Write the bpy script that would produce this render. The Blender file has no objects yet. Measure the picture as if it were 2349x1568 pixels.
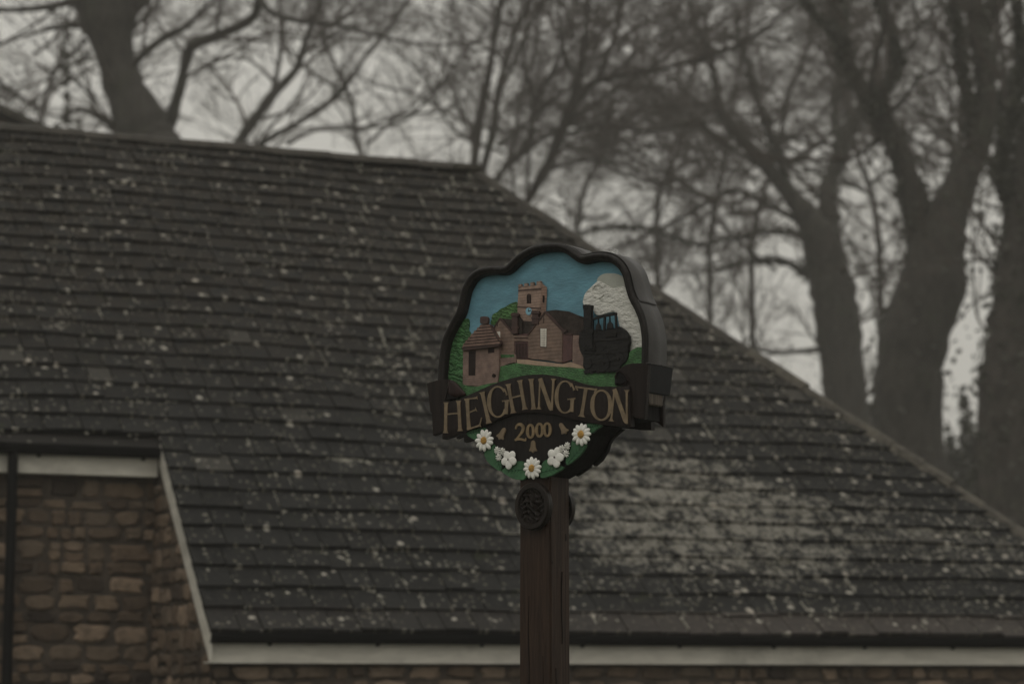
import bpy, bmesh, math, random
import numpy as np
from mathutils import Vector, Matrix
random.seed(7)
rng = np.random.default_rng(11)
SC = bpy.context.scene
COL = SC.collection

# ------------------------------------------------------------------ camera
F = 2349 * 85 / 36.0                     # focal length in the 2349-pixel wide frame used for tracing
CAM = np.array([0.0, 0.0, 1.6])
PITCH = math.radians(7.94)
cd = bpy.data.cameras.new("camera")
cam = bpy.data.objects.new("camera", cd)
COL.objects.link(cam)
cam.location = CAM
cam.rotation_euler = (math.radians(90) + PITCH, 0, 0)
cd.lens = 85; cd.sensor_width = 36; cd.sensor_fit = 'HORIZONTAL'
cd.clip_start = 0.1; cd.clip_end = 2000
cd.dof.use_dof = True; cd.dof.focus_distance = 10.15; cd.dof.aperture_fstop = 2.5
SC.camera = cam

# ------------------------------------------------------------------ sky and sun (overcast, foggy winter day)
SUN_EL, SUN_AZ = 52.0, 200.0
w = bpy.data.worlds.new("World"); SC.world = w; w.use_nodes = True
nt = w.node_tree; nt.nodes.clear()
out = nt.nodes.new("ShaderNodeOutputWorld"); bg = nt.nodes.new("ShaderNodeBackground")
sky = nt.nodes.new("ShaderNodeTexSky"); sky.sky_type = 'NISHITA'; sky.sun_disc = False
sky.sun_elevation = math.radians(SUN_EL); sky.sun_rotation = math.radians(SUN_AZ)
sky.air_density = 2.0; sky.dust_density = 6.0
tc = nt.nodes.new("ShaderNodeTexCoord"); sep = nt.nodes.new("ShaderNodeSeparateXYZ")
nt.links.new(tc.outputs['Generated'], sep.inputs[0])
ramp = nt.nodes.new("ShaderNodeValToRGB")           # overcast sky: brightest overhead
nt.links.new(sep.outputs['Z'], ramp.inputs[0])
cr = ramp.color_ramp
cr.elements[0].position = 0.0; cr.elements[0].color = (0.54, 0.522, 0.472, 1)
cr.elements[1].position = 1.0; cr.elements[1].color = (1.0, 0.975, 0.92, 1)
e = cr.elements.new(0.25); e.color = (0.68, 0.658, 0.597, 1)
e = cr.elements.new(0.6); e.color = (0.89, 0.865, 0.805, 1)
mul = nt.nodes.new("ShaderNodeVectorMath"); mul.operation = 'SCALE'; mul.inputs['Scale'].default_value = 12.0
nt.links.new(ramp.outputs[0], mul.inputs[0])
mx = nt.nodes.new("ShaderNodeMixRGB"); mx.inputs[0].default_value = 0.06
nt.links.new(mul.outputs[0], mx.inputs[1]); nt.links.new(sky.outputs[0], mx.inputs[2])
nt.links.new(mx.outputs[0], bg.inputs[0]); bg.inputs[1].default_value = 0.12
nt.links.new(bg.outputs[0], out.inputs[0])
sl = bpy.data.lights.new("sun", 'SUN'); sl.energy = 0.5; sl.angle = math.radians(25); sl.color = (1, 0.96, 0.9)
so = bpy.data.objects.new("sun", sl); COL.objects.link(so)
az, el = math.radians(SUN_AZ), math.radians(SUN_EL)
dirv = Vector((math.sin(az) * math.cos(el), math.cos(az) * math.cos(el), math.sin(el)))
so.rotation_euler = dirv.to_track_quat('Z', 'Y').to_euler(); so.location = (0, 0, 60)
SC.view_settings.view_transform = 'Standard'; SC.view_settings.look = 'None'
SC.view_settings.gamma = 1; SC.view_settings.exposure = -0.74
SC.render.engine = 'CYCLES'
SC.cycles.use_denoising = True
SC.cycles.max_bounces = 6; SC.cycles.volume_bounces = 1; SC.cycles.diffuse_bounces = 3
SC.cycles.transparent_max_bounces = 8

# ------------------------------------------------------------------ pixel helpers
RT = np.array([1.0, 0, 0]); UPV = np.array([0, -math.sin(PITCH), math.cos(PITCH)])
FW = np.array([0, math.cos(PITCH), math.sin(PITCH)])
def ray(px, py):
    return FW + RT * (px - 1174.5) / F + UPV * (784 - py) / F
def hit(px, py, p0, n):
    d = ray(px, py)
    return CAM + d * (np.dot(p0 - CAM, n) / np.dot(d, n))
def atY(px, py, Y):
    d = ray(px, py)
    return CAM + d * (Y / d[1])

# ------------------------------------------------------------------ object helpers
def tag(o, label=None, cat=None, group=None, kind=None):
    if label: o['label'] = label
    if cat: o['category'] = cat
    if group: o['group'] = group
    if kind: o['kind'] = kind
    return o
def empty(name, loc):
    o = bpy.data.objects.new(name, None); COL.objects.link(o); o.location = loc
    o.empty_display_size = 0.2
    return o
def root_loc(parent):
    l = np.zeros(3)
    while parent is not None:
        l = l + np.array(parent.location); parent = parent.parent
    return l
def link_mesh(name, me, mat, parent=None, smooth=False):
    o = bpy.data.objects.new(name, me); COL.objects.link(o)
    if mat: me.materials.append(mat)
    if parent is not None: o.parent = parent
    if smooth: me.polygons.foreach_set('use_smooth', [True] * len(me.polygons))
    return o
def mesh(name, verts, faces, mat, parent=None, smooth=False, uv=None):
    verts = np.asarray(verts, float) - root_loc(parent)
    me = bpy.data.meshes.new(name)
    me.from_pydata([tuple(v) for v in verts], [], [tuple(f) for f in faces])
    if uv is not None:
        lay = me.uv_layers.new(name="UVMap")
        idx = np.empty(len(me.loops), int); me.loops.foreach_get('vertex_index', idx)
        lay.data.foreach_set('uv', np.asarray(uv, float)[idx].ravel())
    me.update()
    return link_mesh(name, me, mat, parent, smooth)
def mesh_np(name, verts, quads, mat, parent=None, smooth=True):
    verts = (np.asarray(verts, float) - root_loc(parent)).astype(np.float32)
    me = bpy.data.meshes.new(name)
    me.vertices.add(len(verts)); me.vertices.foreach_set('co', verts.ravel())
    q = np.asarray(quads, np.int32)
    me.loops.add(q.size); me.loops.foreach_set('vertex_index', q.ravel())
    me.polygons.add(len(q)); me.polygons.foreach_set('loop_start', np.arange(0, q.size, q.shape[1], dtype=np.int32))
    me.update(calc_edges=True); me.validate()
    return link_mesh(name, me, mat, parent, smooth)
class MB:
    def __init__(s): s.v = []; s.f = []; s.uv = []
    def add(s, verts, faces, uv=None):
        b = len(s.v); s.v += [tuple(v) for v in verts]; s.f += [tuple(i + b for i in f) for f in faces]
        if uv is not None: s.uv += list(uv)
    def box(s, c, ax, ay, az):
        c, ax, ay, az = map(np.asarray, (c, ax, ay, az))
        vs = [c + i * ax + j * ay + k * az for k in (-1, 1) for j in (-1, 1) for i in (-1, 1)]
        s.add(vs, [(0, 2, 3, 1), (4, 5, 7, 6), (0, 1, 5, 4), (2, 6, 7, 3), (0, 4, 6, 2), (1, 3, 7, 5)])
    def prism(s, pts, off):
        """pts: ordered ring, off: extrusion vector"""
        n = len(pts); pts = [np.asarray(p) for p in pts]; off = np.asarray(off)
        vs = pts + [p + off for p in pts]
        fs = [tuple(range(n)), tuple(range(2 * n - 1, n - 1, -1))]
        fs += [(i, i + n, (i + 1) % n + n, (i + 1) % n) for i in range(n)]
        s.add(vs, fs)
    def build(s, name, mat, parent=None, smooth=False, bevel=0):
        o = mesh(name, s.v, s.f, mat, parent, smooth, s.uv if s.uv else None)
        bm = bmesh.new(); bm.from_mesh(o.data)
        bmesh.ops.recalc_face_normals(bm, faces=bm.faces)
        if bevel:
            es = [e for e in bm.edges if len(e.link_faces) == 2 and e.calc_face_angle(0) > 0.6]
            bmesh.ops.bevel(bm, geom=es, offset=bevel, segments=2, affect='EDGES', clamp_overlap=True)
        bm.to_mesh(o.data); bm.free()
        return o
def crom(pts, k=4, closed=False):
    P = np.asarray(pts, float); n = len(P); o = []
    rng_ = range(n) if closed else range(n - 1)
    for i in rng_:
        if closed: a, b, c, d = P[(i - 1) % n], P[i], P[(i + 1) % n], P[(i + 2) % n]
        else: a, b, c, d = P[max(i - 1, 0)], P[i], P[i + 1], P[min(i + 2, n - 1)]
        for j in range(k):
            t = j / k
            o.append(0.5 * (2 * b + (c - a) * t + (2 * a - 5 * b + 4 * c - d) * t * t + (3 * b - a - 3 * c + d) * t ** 3))
    if not closed: o.append(P[-1])
    return np.array(o)

# ------------------------------------------------------------------ materials
class NT:
    def __init__(s, name):
        s.m = bpy.data.materials.new(name); s.m.use_nodes = True; s.t = s.m.node_tree
        s.b = s.t.nodes['Principled BSDF']
    def n(s, typ, **kw):
        nd = s.t.nodes.new(typ)
        for k, v in kw.items(): setattr(nd, k, v)
        return nd
    def put(s, sock, v):
        if hasattr(v, 'is_linked') or isinstance(v, bpy.types.NodeSocket): s.t.links.new(v, sock)
        else: sock.default_value = v
    def math(s, op, a, b=0.0, clamp=False):
        nd = s.n('ShaderNodeMath', operation=op, use_clamp=clamp); s.put(nd.inputs[0], a); s.put(nd.inputs[1], b); return nd.outputs[0]
    def rng(s, v, a, b, c=0.0, d=1.0, smooth=True):
        nd = s.n('ShaderNodeMapRange', interpolation_type='SMOOTHSTEP' if smooth else 'LINEAR')
        s.put(nd.inputs[0], v)
        for i, x in enumerate((a, b, c, d)): s.put(nd.inputs[i + 1], x)
        return nd.outputs[0]
    def mix(s, f, a, b, mode='MIX'):
        nd = s.n('ShaderNodeMixRGB', blend_type=mode); s.put(nd.inputs[0], f)
        for i, x in ((1, a), (2, b)):
            s.put(nd.inputs[i], (*x, 1) if isinstance(x, tuple) and len(x) == 3 else x)
        return nd.outputs[0]
    def noise(s, scale, detail=4, rough=0.6, vec=None, dist=0.0):
        nd = s.n('ShaderNodeTexNoise'); nd.inputs['Scale'].default_value = scale; nd.inputs['Detail'].default_value = detail
        nd.inputs['Roughness'].default_value = rough; nd.inputs['Distortion'].default_value = dist
        s.t.links.new(vec if vec is not None else s.obj(), nd.inputs['Vector']); return nd.outputs[0]
    def obj(s):
        if not hasattr(s, '_o'): s._o = s.n('ShaderNodeTexCoord').outputs['Object']
        return s._o
    def mapv(s, scale, vec=None, rot=(0, 0, 0)):
        nd = s.n('ShaderNodeMapping'); nd.inputs['Scale'].default_value = scale; nd.inputs['Rotation'].default_value = rot
        s.t.links.new(vec if vec is not None else s.obj(), nd.inputs['Vector']); return nd.outputs[0]
    def bump(s, h, strength=0.5, dist=0.01):
        nd = s.n('ShaderNodeBump'); nd.inputs['Strength'].default_value = strength; nd.inputs['Distance'].default_value = dist
        s.put(nd.inputs['Height'], h); s.t.links.new(nd.outputs[0], s.b.inputs['Normal'])
    def fin(s, col, rough=0.7, spec=0.4):
        s.put(s.b.inputs['Base Color'], (*col, 1) if isinstance(col, tuple) else col)
        s.put(s.b.inputs['Roughness'], rough); s.b.inputs['Specular IOR Level'].default_value = spec
        return s.m
def scl(c, k): return tuple(x * k for x in c)
def painted(name, c, var=0.25, scale=25, rough=0.6, bscale=60, bstr=0.4, bdist=0.003, dirt=0.35, stretch=(1, 1, 1)):
    t = NT(name)
    v = t.mapv(stretch)
    a = t.noise(scale, 5, 0.65, v)
    col = t.mix(t.rng(a, 0.3, 0.7), scl(c, 1 - var), scl(c, 1 + var))
    d = t.noise(scale * 0.4, 6, 0.7)
    col = t.mix(t.rng(d, 0.52, 0.75, 0, dirt), col, scl(c, 0.35))
    t.bump(t.noise(bscale, 5, 0.6, v), bstr, bdist)
    return t.fin(col, t.rng(a, 0.2, 0.8, rough - 0.12, rough + 0.12), 0.3 if max(c) > .04 else 0.10)
def carved(name, c, scale=60, stretch=(1, 1, 1), bdist=0.008, var=0.35, dist=3.0):
    """paint over carved wood, chisel grooves"""
    t = NT(name); v = t.mapv(stretch)
    wv = t.n('ShaderNodeTexWave', wave_type='BANDS', bands_direction='DIAGONAL')
    wv.inputs['Scale'].default_value = scale; wv.inputs['Distortion'].default_value = dist * 3
    wv.inputs['Detail'].default_value = 3; wv.inputs['Detail Scale'].default_value = 1.5
    t.t.links.new(v, wv.inputs['Vector'])
    n = t.noise(30, 5)
    col = t.mix(t.rng(n, 0.3, 0.7), scl(c, 1 - var), scl(c, 1 + var))
    col = t.mix(t.rng(wv.outputs[1], 0.0, 0.35, 0.45, 0), col, scl(c, 0.3))
    t.bump(wv.outputs[1], 0.7, bdist)
    return t.fin(col, 0.6)
def coursed(name, c, scale, rot=0.0):
    """carved courses of stonework: horizontal grooves"""
    t = NT(name)
    wv = t.n('ShaderNodeTexWave', wave_type='BANDS', bands_direction='Z')
    wv.inputs['Scale'].default_value = scale; wv.inputs['Distortion'].default_value = 1.2; wv.inputs['Detail'].default_value = 2
    wv.inputs['Detail Scale'].default_value = 3
    t.t.links.new(t.obj(), wv.inputs['Vector'])
    n = t.noise(26, 5, 0.65)
    col = t.mix(t.rng(n, 0.3, 0.7), scl(c, 0.7), scl(c, 1.25))
    col = t.mix(t.rng(wv.outputs[1], 0.0, 0.25, 0.35, 0), col, scl(c, 0.4))
    t.bump(wv.outputs[1], 0.35, 0.0015)
    return t.fin(col, 0.65)
def wood(name, c, rough=0.75, warm=(0.028, 0.015, 0.010)):
    t = NT(name); v = t.mapv((30, 30, 1.6))
    g = t.noise(2.2, 8, 0.7, v, 0.6)
    b = t.noise(3, 4)
    col = t.mix(t.rng(g, 0.3, 0.7), scl(c, 0.55), scl(c, 1.5))
    col = t.mix(t.rng(b, 0.5, 0.8, 0, 0.35), col, warm)
    t.bump(g, 0.6, 0.004)
    return t.fin(col, t.rng(g, 0.3, 0.7, rough, rough - 0.1), 0.16)

M = {}
M['lead'] = painted('lead', (0.060, 0.057, 0.055), 0.2, 9, 0.55, 40, 0.25, 0.003, 0.3)
M['lead_dark'] = painted('lead_dark', (0.022, 0.0225, 0.024), 0.2, 9, 0.55, 40, 0.25, 0.003, 0.3)
M['frame'] = wood('frame_wood', (0.016, 0.014, 0.0128), 0.55)
M['board'] = wood('board_wood', (0.010, 0.008, 0.0068), 0.6)
M['board_under'] = wood('board_under', (0.007, 0.006, 0.006), 0.8, (0.01, 0.007, 0.006))
M['banner'] = wood('banner_wood', (0.0125, 0.0082, 0.0066), 0.5)
M['curl'] = wood('curl_wood', (0.022, 0.011, 0.0095), 0.45)
M['post'] = wood('post_oak', (0.030, 0.0175, 0.0115), 0.6, (0.045, 0.024, 0.014))
M['carving'] = wood('carved_oak', (0.014, 0.0105, 0.0085), 0.42)
M['gold'] = painted('gold_paint', (0.175, 0.13, 0.08), 0.25, 30, 0.5, 70, 0.4, 0.002, 0.5)
M['gold_bright'] = painted('gold_numerals', (0.19, 0.135, 0.072), 0.3, 40, 0.42, 70, 0.5, 0.003, 0.5)
M['blue'] = painted('sky_blue_paint', (0.12, 0.265, 0.335), 0.16, 9, 0.6, 45, 0.5, 0.006, 0.3, (1, 1, 2.6))
M['clock'] = painted('clock_blue', (0.22, 0.42, 0.52), 0.1, 30, 0.5)
M['green'] = carved('carved_green', (0.055, 0.155, 0.052), 26, (1, 1, 1), 0.012)
M['green_bush'] = carved('bush_green', (0.065, 0.16, 0.045), 40, (1, 1, 1), 0.008)
M['grass_green'] = carved('grass_green_paint', (0.055, 0.15, 0.05), 60, (1, 1, 1), 0.004)
M['leaf'] = painted('leaf_green', (0.040, 0.12, 0.052), 0.3, 18, 0.5, 50, 0.5, 0.005, 0.3)
M['vein'] = painted('leaf_vein', (0.012, 0.04, 0.02), 0.2)
M['stone'] = coursed('tower_stone_paint', (0.26, 0.18, 0.14), 26)
M['stone_side'] = coursed('tower_side_paint', (0.22, 0.14, 0.105), 26)
M['hut'] = coursed('hut_brick_paint', (0.19, 0.128, 0.104), 34)
M['hut_roof'] = painted('hut_roof_paint', (0.19, 0.12, 0.095), 0.25, 30, 0.6, 50, 0.6, 0.004, 0.4)
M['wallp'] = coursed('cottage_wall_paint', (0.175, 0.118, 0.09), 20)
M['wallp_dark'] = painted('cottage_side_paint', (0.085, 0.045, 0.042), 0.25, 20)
M['roofp'] = painted('cottage_roof_paint', (0.040, 0.032, 0.028), 0.3, 25, 0.6, 40, 0.7, 0.006, 0.4)
M['chim'] = painted('chimney_paint', (0.06, 0.035, 0.03), 0.3, 25)
M['dark'] = painted('dark_opening', (0.025, 0.018, 0.016), 0.2, 25)
M['tan'] = painted('tan_path', (0.34, 0.25, 0.18), 0.15, 20)
M['smoke'] = painted('carved_smoke', (0.66, 0.652, 0.605), 0.10, 30, 0.6, 38, 1.0, 0.016, 0.10, (1, 1, 1.8))
M['smoke2'] = painted('smooth_smoke', (0.36, 0.37, 0.33), 0.1, 14)
M['black'] = painted('black_paint', (0.009, 0.0085, 0.008), 0.4, 20, 0.42, 40, 0.8, 0.006, 0.3)
M['black'].node_tree.nodes['Principled BSDF'].inputs['Specular IOR Level'].default_value = 0.22
M['black_highlight'] = painted('black_highlight_paint', (0.020, 0.0185, 0.017), 0.4, 30, 0.45)  # lighter black paints relief highlights onto the engine's raised parts
M['white'] = painted('white_paint', (0.76, 0.75, 0.70), 0.08, 30, 0.55, 60, 0.4, 0.004, 0.28)
M['yellow'] = painted('yellow_paint', (0.52, 0.30, 0.075), 0.2, 80, 0.6, 300, 1.0, 0.004, 0.3)
M['window'] = painted('white_window', (0.66, 0.63, 0.56), 0.1, 60)
M['raw'] = wood('pale_raw_wood', (0.10, 0.083, 0.068), 0.8)

# ------------------------------------------------------------------ the house roof plane
AE = math.radians(22.6); dE = np.array([math.cos(AE), math.sin(AE), 0.0]); mE = np.array([-math.sin(AE), math.cos(AE), 0.0])
TSL = 0.86
A0 = atY(484, 1441, 20.0)
upS = (mE + np.array([0, 0, TSL])); upS = upS / np.linalg.norm(upS)
nR = np.cross(dE, upS); nR = nR if nR[2] > 0 else -nR
def rs(px, py):
    p = hit(px, py, A0, nR) - A0
    return float(np.dot(p, dE)), float(np.dot(p, upS))
def RP(s, r, h=0.0): return A0 + dE * s + upS * r + nR * h
R_TOP = rs(1078, 388)[1] + .015; S_TOP = rs(1078, 388)[0]
s_b, r_b = rs(2140, 1088)
K = (s_b - S_TOP) / (R_TOP - r_b)
def hip_s(r): return S_TOP + (R_TOP - r) * K
R_U = rs(372, 1022)[1]; S_V = rs(372, 1022)[0]
S_L = rs(0, 1000)[0] - 3.0
E_ = rs(900, 1395)[1] - rs(900, 1443)[1]
print('ROOF', R_TOP, rs(0, 296), rs(500, 335), 'hip', S_TOP, s_b, r_b, hip_s(0), 'upper', R_U, S_V, 'E', E_)
S900, RL = rs(1000, 950)
s2_, r2_ = rs(2000, 1120); SLP = (RL - r2_) / (s2_ - S900 - 1.0)

# slate material
def slate_mat():
    t = NT('stone_slates')
    uv = t.n('ShaderNodeUVMap').outputs[0]
    sp = t.n('ShaderNodeSeparateXYZ'); t.t.links.new(uv, sp.inputs[0])
    S, R = sp.outputs[0], sp.outputs[1]
    rnd = t.n('ShaderNodeNewGeometry').outputs['Random Per Island']
    nz = t.noise(1.3, 5, 0.6, uv); nf = t.noise(16, 6, 0.7, uv); nm = t.noise(5, 5, 0.65, uv)
    base = t.mix(rnd, (0.0062, 0.0068, 0.0065), (0.0165, 0.0175, 0.0168))
    base = t.mix(t.rng(nf, 0.35, 0.7), base, (0.021, 0.020, 0.018))
    # brownish / olive growth over the upper courses, tone lifted to paint in haze
    up = t.rng(t.math('ADD', R, t.math('MULTIPLY', nz, 2.0)), 3.2, 6.5)
    base = t.mix(t.math('MULTIPLY', up, t.rng(nm, 0.35, 0.6, 0.0, 0.8)), base, (0.027, 0.0225, 0.0175))
    base = t.mix(t.rng(t.noise(3.1, 4, 0.7, uv), 0.6, 0.72, 0, 0.5), base, (0.034, 0.038, 0.018))
    # dense pale lichen field on the lower right of the slope
    Sn = t.math('ADD', S, t.math('MULTIPLY', nz, 2.4))
    a = t.math('MULTIPLY', t.rng(Sn, S900 + 0.6, S900 + 2.6), t.rng(Sn, S900 + 4.2, S900 + 5.6, 1.0, 0.72))
    Rd = t.math('ADD', R, t.math('MULTIPLY', t.math('MAXIMUM', t.math('SUBTRACT', S, S900 + 1.0), 0.0), SLP))
    b = t.rng(t.math('ADD', Rd, t.math('MULTIPLY', nz, 1.6)), RL + 1.0, RL + 0.2)
    c = t.rng(t.math('ADD', R, t.math('MULTIPLY', nm, 0.5)), 0.5, 1.5, 0.35, 1.0)
    low = t.math('MULTIPLY', t.rng(R, E_ * .98, E_ * .92), t.rng(S, 2.0, 5.0, 0.25, 1.0))
    base = t.mix(t.math('MULTIPLY', low, t.rng(nf, .3, .7, .5, 1)), base, (0.062, 0.053, 0.047))
    base = t.mix(t.rng(rnd, .986, .99, 0, .5), base, (0.075, 0.070, 0.060))
    mask = t.math('MULTIPLY', t.math('MULTIPLY', a, b), c)
    thr = t.rng(mask, 0, 1, 0.68, 0.475, False)
    dens = t.math('ADD', t.math('MULTIPLY', t.noise(5.5, 3, 0.6, uv), 0.42), t.math('MULTIPLY', t.noise(17, 6, 0.75, uv), 0.58))
    lich = t.rng(t.math('SUBTRACT', dens, thr), -0.01, 0.05)
    lc = t.mix(t.noise(25, 3, 0.6, uv), (0.12, 0.114, 0.098), (0.29, 0.275, 0.235))
    col = t.mix(t.math('MULTIPLY', lich, 0.9), base, lc)
    # round lichen spots
    for sc_, rad, gate, colr in ((5.0, 0.17, 0.66, (0.36, 0.34, 0.29)), (11.0, 0.24, 0.58, (0.19, 0.18, 0.15)), (3.1, 0.12, 0.80, (0.36, 0.33, 0.28)), (17.0, 0.30, 0.55, (0.12, 0.11, 0.085))):
        vd = t.n('ShaderNodeVectorMath', operation='MULTIPLY_ADD')
        nv = t.n('ShaderNodeTexNoise'); nv.inputs['Scale'].default_value = 20; t.t.links.new(uv, nv.inputs['Vector'])
        t.t.links.new(nv.outputs['Color'], vd.inputs[0]); vd.inputs[1].default_value = (0.05,) * 3; t.t.links.new(uv, vd.inputs[2])
        vo = t.n('ShaderNodeTexVoronoi', voronoi_dimensions='2D', feature='F1'); vo.inputs['Scale'].default_value = sc_
        t.t.links.new(vd.outputs[0], vo.inputs['Vector'])
        sc2 = t.n('ShaderNodeSeparateXYZ'); t.t.links.new(vo.outputs['Color'], sc2.inputs[0])
        ok = t.rng(t.math('ADD', sc2.outputs[0], t.math('ADD', t.rng(t.noise(0.9 + rad, 3, .6, uv), .35, .65, -.3, .10), t.rng(S, S900 + 1.0, S900 + 3.5, 0.0, .14))), gate, gate + 0.03)
        rr = t.math('MULTIPLY_ADD' if False else 'MULTIPLY', sc2.outputs[1], rad)
        spot = t.rng(t.math('SUBTRACT', vo.outputs['Distance'], rr), 0.03, -0.03)
        col = t.mix(t.math('MULTIPLY', t.math('MULTIPLY', ok, spot), 0.9), col, colr)
    t.bump(t.math('ADD', nf, t.math('MULTIPLY', lich, 0.4)), 0.5, 0.012)
    return t.fin(col, 0.85, 0.18)
M['slate'] = slate_mat()
M['ridge'] = painted('ridge_stone', (0.055, 0.050, 0.042), 0.35, 6, 0.85, 30, 0.6, 0.01, 0.4)
M['hip'] = painted('hip_stone', (0.075, 0.068, 0.055), 0.55, 7, 0.85, 30, 0.6, 0.012, 0.5)
M['moss'] = painted('moss_clump', (0.25, 0.24, 0.20), 0.45, 9, 0.95, 120, 0.8, 0.01, 0.3)
M['fascia'] = painted('white_fascia_paint', (0.56, 0.535, 0.47), 0.13, 3, 0.55, 25, 0.3, 0.003, 0.5, (1, 1, 4))
M['plastic'] = painted('black_gutter_plastic', (0.0055, 0.0055, 0.0055), 0.2, 10, 0.5)
M['mortar'] = painted('mortar', (0.072, 0.058, 0.046), 0.3, 9, 0.95, 50, 0.8, 0.012, 0.3)
def stone_mat():
    t = NT('rubble_stone')
    rnd = t.n('ShaderNodeNewGeometry').outputs['Random Per Island']
    rp = t.n('ShaderNodeValToRGB'); t.t.links.new(rnd, rp.inputs[0]); c = rp.color_ramp
    c.elements[0].color = (0.035, 0.028, 0.023, 1); c.elements[1].color = (0.31, 0.23, 0.165, 1)
    for p, q in ((0.25, (0.15, 0.108, 0.076)), (0.45, (0.095, 0.072, 0.053)), (0.62, (0.21, 0.155, 0.108)), (0.8, (0.125, 0.098, 0.074))):
        e = c.elements.new(p); e.color = (*q, 1)
    n = t.noise(8, 6, 0.7); n2 = t.noise(30, 5, 0.7)
    col = t.mix(t.rng(n, 0.4, 0.7, 0, 0.6), rp.outputs[0], (0.045, 0.034, 0.027))
    col = t.mix(t.rng(n2, 0.55, 0.75, 0, 0.5), col, (0.19, 0.15, 0.11))
    t.bump(n2, 0.8, 0.015)
    return t.fin(col, 0.9, 0.2)
M['rubble'] = stone_mat()

house = empty('stone_house', (float(A0[0]), float(A0[1]), 0.0))
tag(house, 'long low stone house with lichen spotted hipped slate roof directly behind the sign', 'house')

# slates of the front slope
JOINTS = []
mb = MB()
k = 0; r0 = -0.03
while r0 < R_TOP - 0.02:
    e_here = E_ * (1.0 - 0.004 * k)
    r1 = min(r0 + e_here * 1.22, R_TOP)
    left = 0.0 if r0 < R_U - 0.08 else S_L
    if left == 0.0: left = (S_V / R_U) * max(r0, 0) - 0.02
    s = left - (random.uniform(0, 0.2) if left == S_L else 0)
    sag = lambda s_: (0.018 * math.sin(s_ * 0.9 + 1) + .008 * math.sin(s_ * 2.7 + r0)) * min(1, r0 / 2)
    while True:
        wd = random.uniform(0.24, 0.36) if random.random() > .12 else random.uniform(.16, .24)
        wd *= (1.0 if r0 < 3 else 0.9)
        sa, sb = s + 0.006, s + wd - 0.006; JOINTS.append((s, r0))
        lim0, lim1 = hip_s(r0), hip_s(r1)
        if sa > lim0: break
        h = 0.034 + random.uniform(-0.007, 0.012)
        jj = random.uniform(-.014, .010) - (random.uniform(.02, .05) if random.random() < .02 else 0); j0, j1 = jj + random.uniform(-.006, .006), jj + random.uniform(-.006, .006)
        q = [(sa, r0 + j0), (min(sb, lim0), r0 + j1), (min(sb, lim1), r1), (min(sa, lim1), r1)]
        if q[1][0] - q[0][0] > 0.01:
            hh = [h, h + random.uniform(-.003, .003), 0.003, 0.003]
            top = [RP(a, b, c + sag(a)) for (a, b), c in zip(q, hh)]
            bot = [RP(a, b, -0.006 + sag(a)) for (a, b) in q]
            mb.add(top + bot, [(0, 1, 2, 3), (4, 5, 1, 0), (5, 6, 2, 1), (7, 4, 0, 3)], q + q)
        s += wd
    r0 += e_here; k += 1
print('courses', k)
mb.build('roof', M['slate'], house)
# moss and raised lichen clumps on slates: real bumps
mv, mf = [], []
ico = bmesh.new(); bmesh.ops.create_icosphere(ico, subdivisions=1, radius=1)
IV = np.array([v.co[:] for v in ico.verts]); IF = [[v.index for v in f.verts] for f in ico.faces]; ico.free()
def clump(s, r, a, b):
    if r > R_U - 0.05: lo = S_L
    else: lo = (S_V / R_U) * r
    if s < lo or s > hip_s(r) - .05 or r < .02 or r > R_TOP - .1: return
    base = len(mv)
    jit = rng.uniform(0.75, 1.25, (len(IV), 1)); th = random.uniform(0, 0.5)
    L = IV * jit
    for x, y, z in L:
        mv.append(RP(s + (x * math.cos(th) - y * math.sin(th)) * a, r + (x * math.sin(th) + y * math.cos(th)) * b, 0.022 + max(z, -.3) * min(a, b) * 0.55))
    mf.extend([[i + base for i in f] for f in IF])
for (s0, r_) in random.sample(JOINTS, int(len(JOINTS) * .34)):      # strings of clumps in the joints between slates
    n_ = random.randint(1, 6); o_ = random.random() * .3
    for q in range(n_): clump(s0 + random.gauss(0, .007), r_ + E_ * (o_ + q * random.uniform(.1, .17)), random.uniform(.008, .022), random.uniform(.014, .034))
    if random.random() < .25:
        for q in range(random.randint(2, 6)): clump(s0 + q * .035, r_ + .005 + random.gauss(0, .005), random.uniform(.014, .028), random.uniform(.007, .013))
for _ in range(210):      # loose colonies
    cs_, cr_ = random.uniform(S_L, 9), random.uniform(.05, R_TOP); sp = random.uniform(.04, .28)
    for q in range(random.randint(2, 13)):
        a = random.uniform(.006, .024); clump(cs_ + random.gauss(0, sp), cr_ + random.gauss(0, sp * .7), a, a * random.uniform(.6, 1.3))
for _ in range(550):
    a = random.uniform(.006, .018) * (1.6 if random.random() < .06 else 1)
    clump(random.uniform(S_L, 9), random.uniform(.05, R_TOP), a, a * random.uniform(.7, 1.2))
for _ in range(900):
    a = random.uniform(.008, .022); clump(random.uniform(S900 + .8, 8.6), random.uniform(.9, 5.2), a, a * .8)
for px, py, sp, cnt in ((800, 1066, .11, 60), (775, 1058, .06, 25), (905, 952, .04, 12), (495, 885, .03, 8), (650, 1176, .03, 8), (700, 868, .05, 10), (880, 1010, .12, 22), (412, 362, .10, 22), (1040, 985, .15, 30), (960, 780, .2, 26), (560, 600, .15, 16), (380, 575, .06, 14), (1010, 640, .15, 16)):
    a_, b_ = rs(px, py)
    for _ in range(cnt): q = random.uniform(.010, .026); clump(a_ + random.gauss(0, sp), b_ + random.gauss(0, sp * .5), q, q * .8)
tag(mesh('moss', mv, mf, M['moss'], house, True), 'pale moss and lichen clumps on the slates', kind='stuff')

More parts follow.
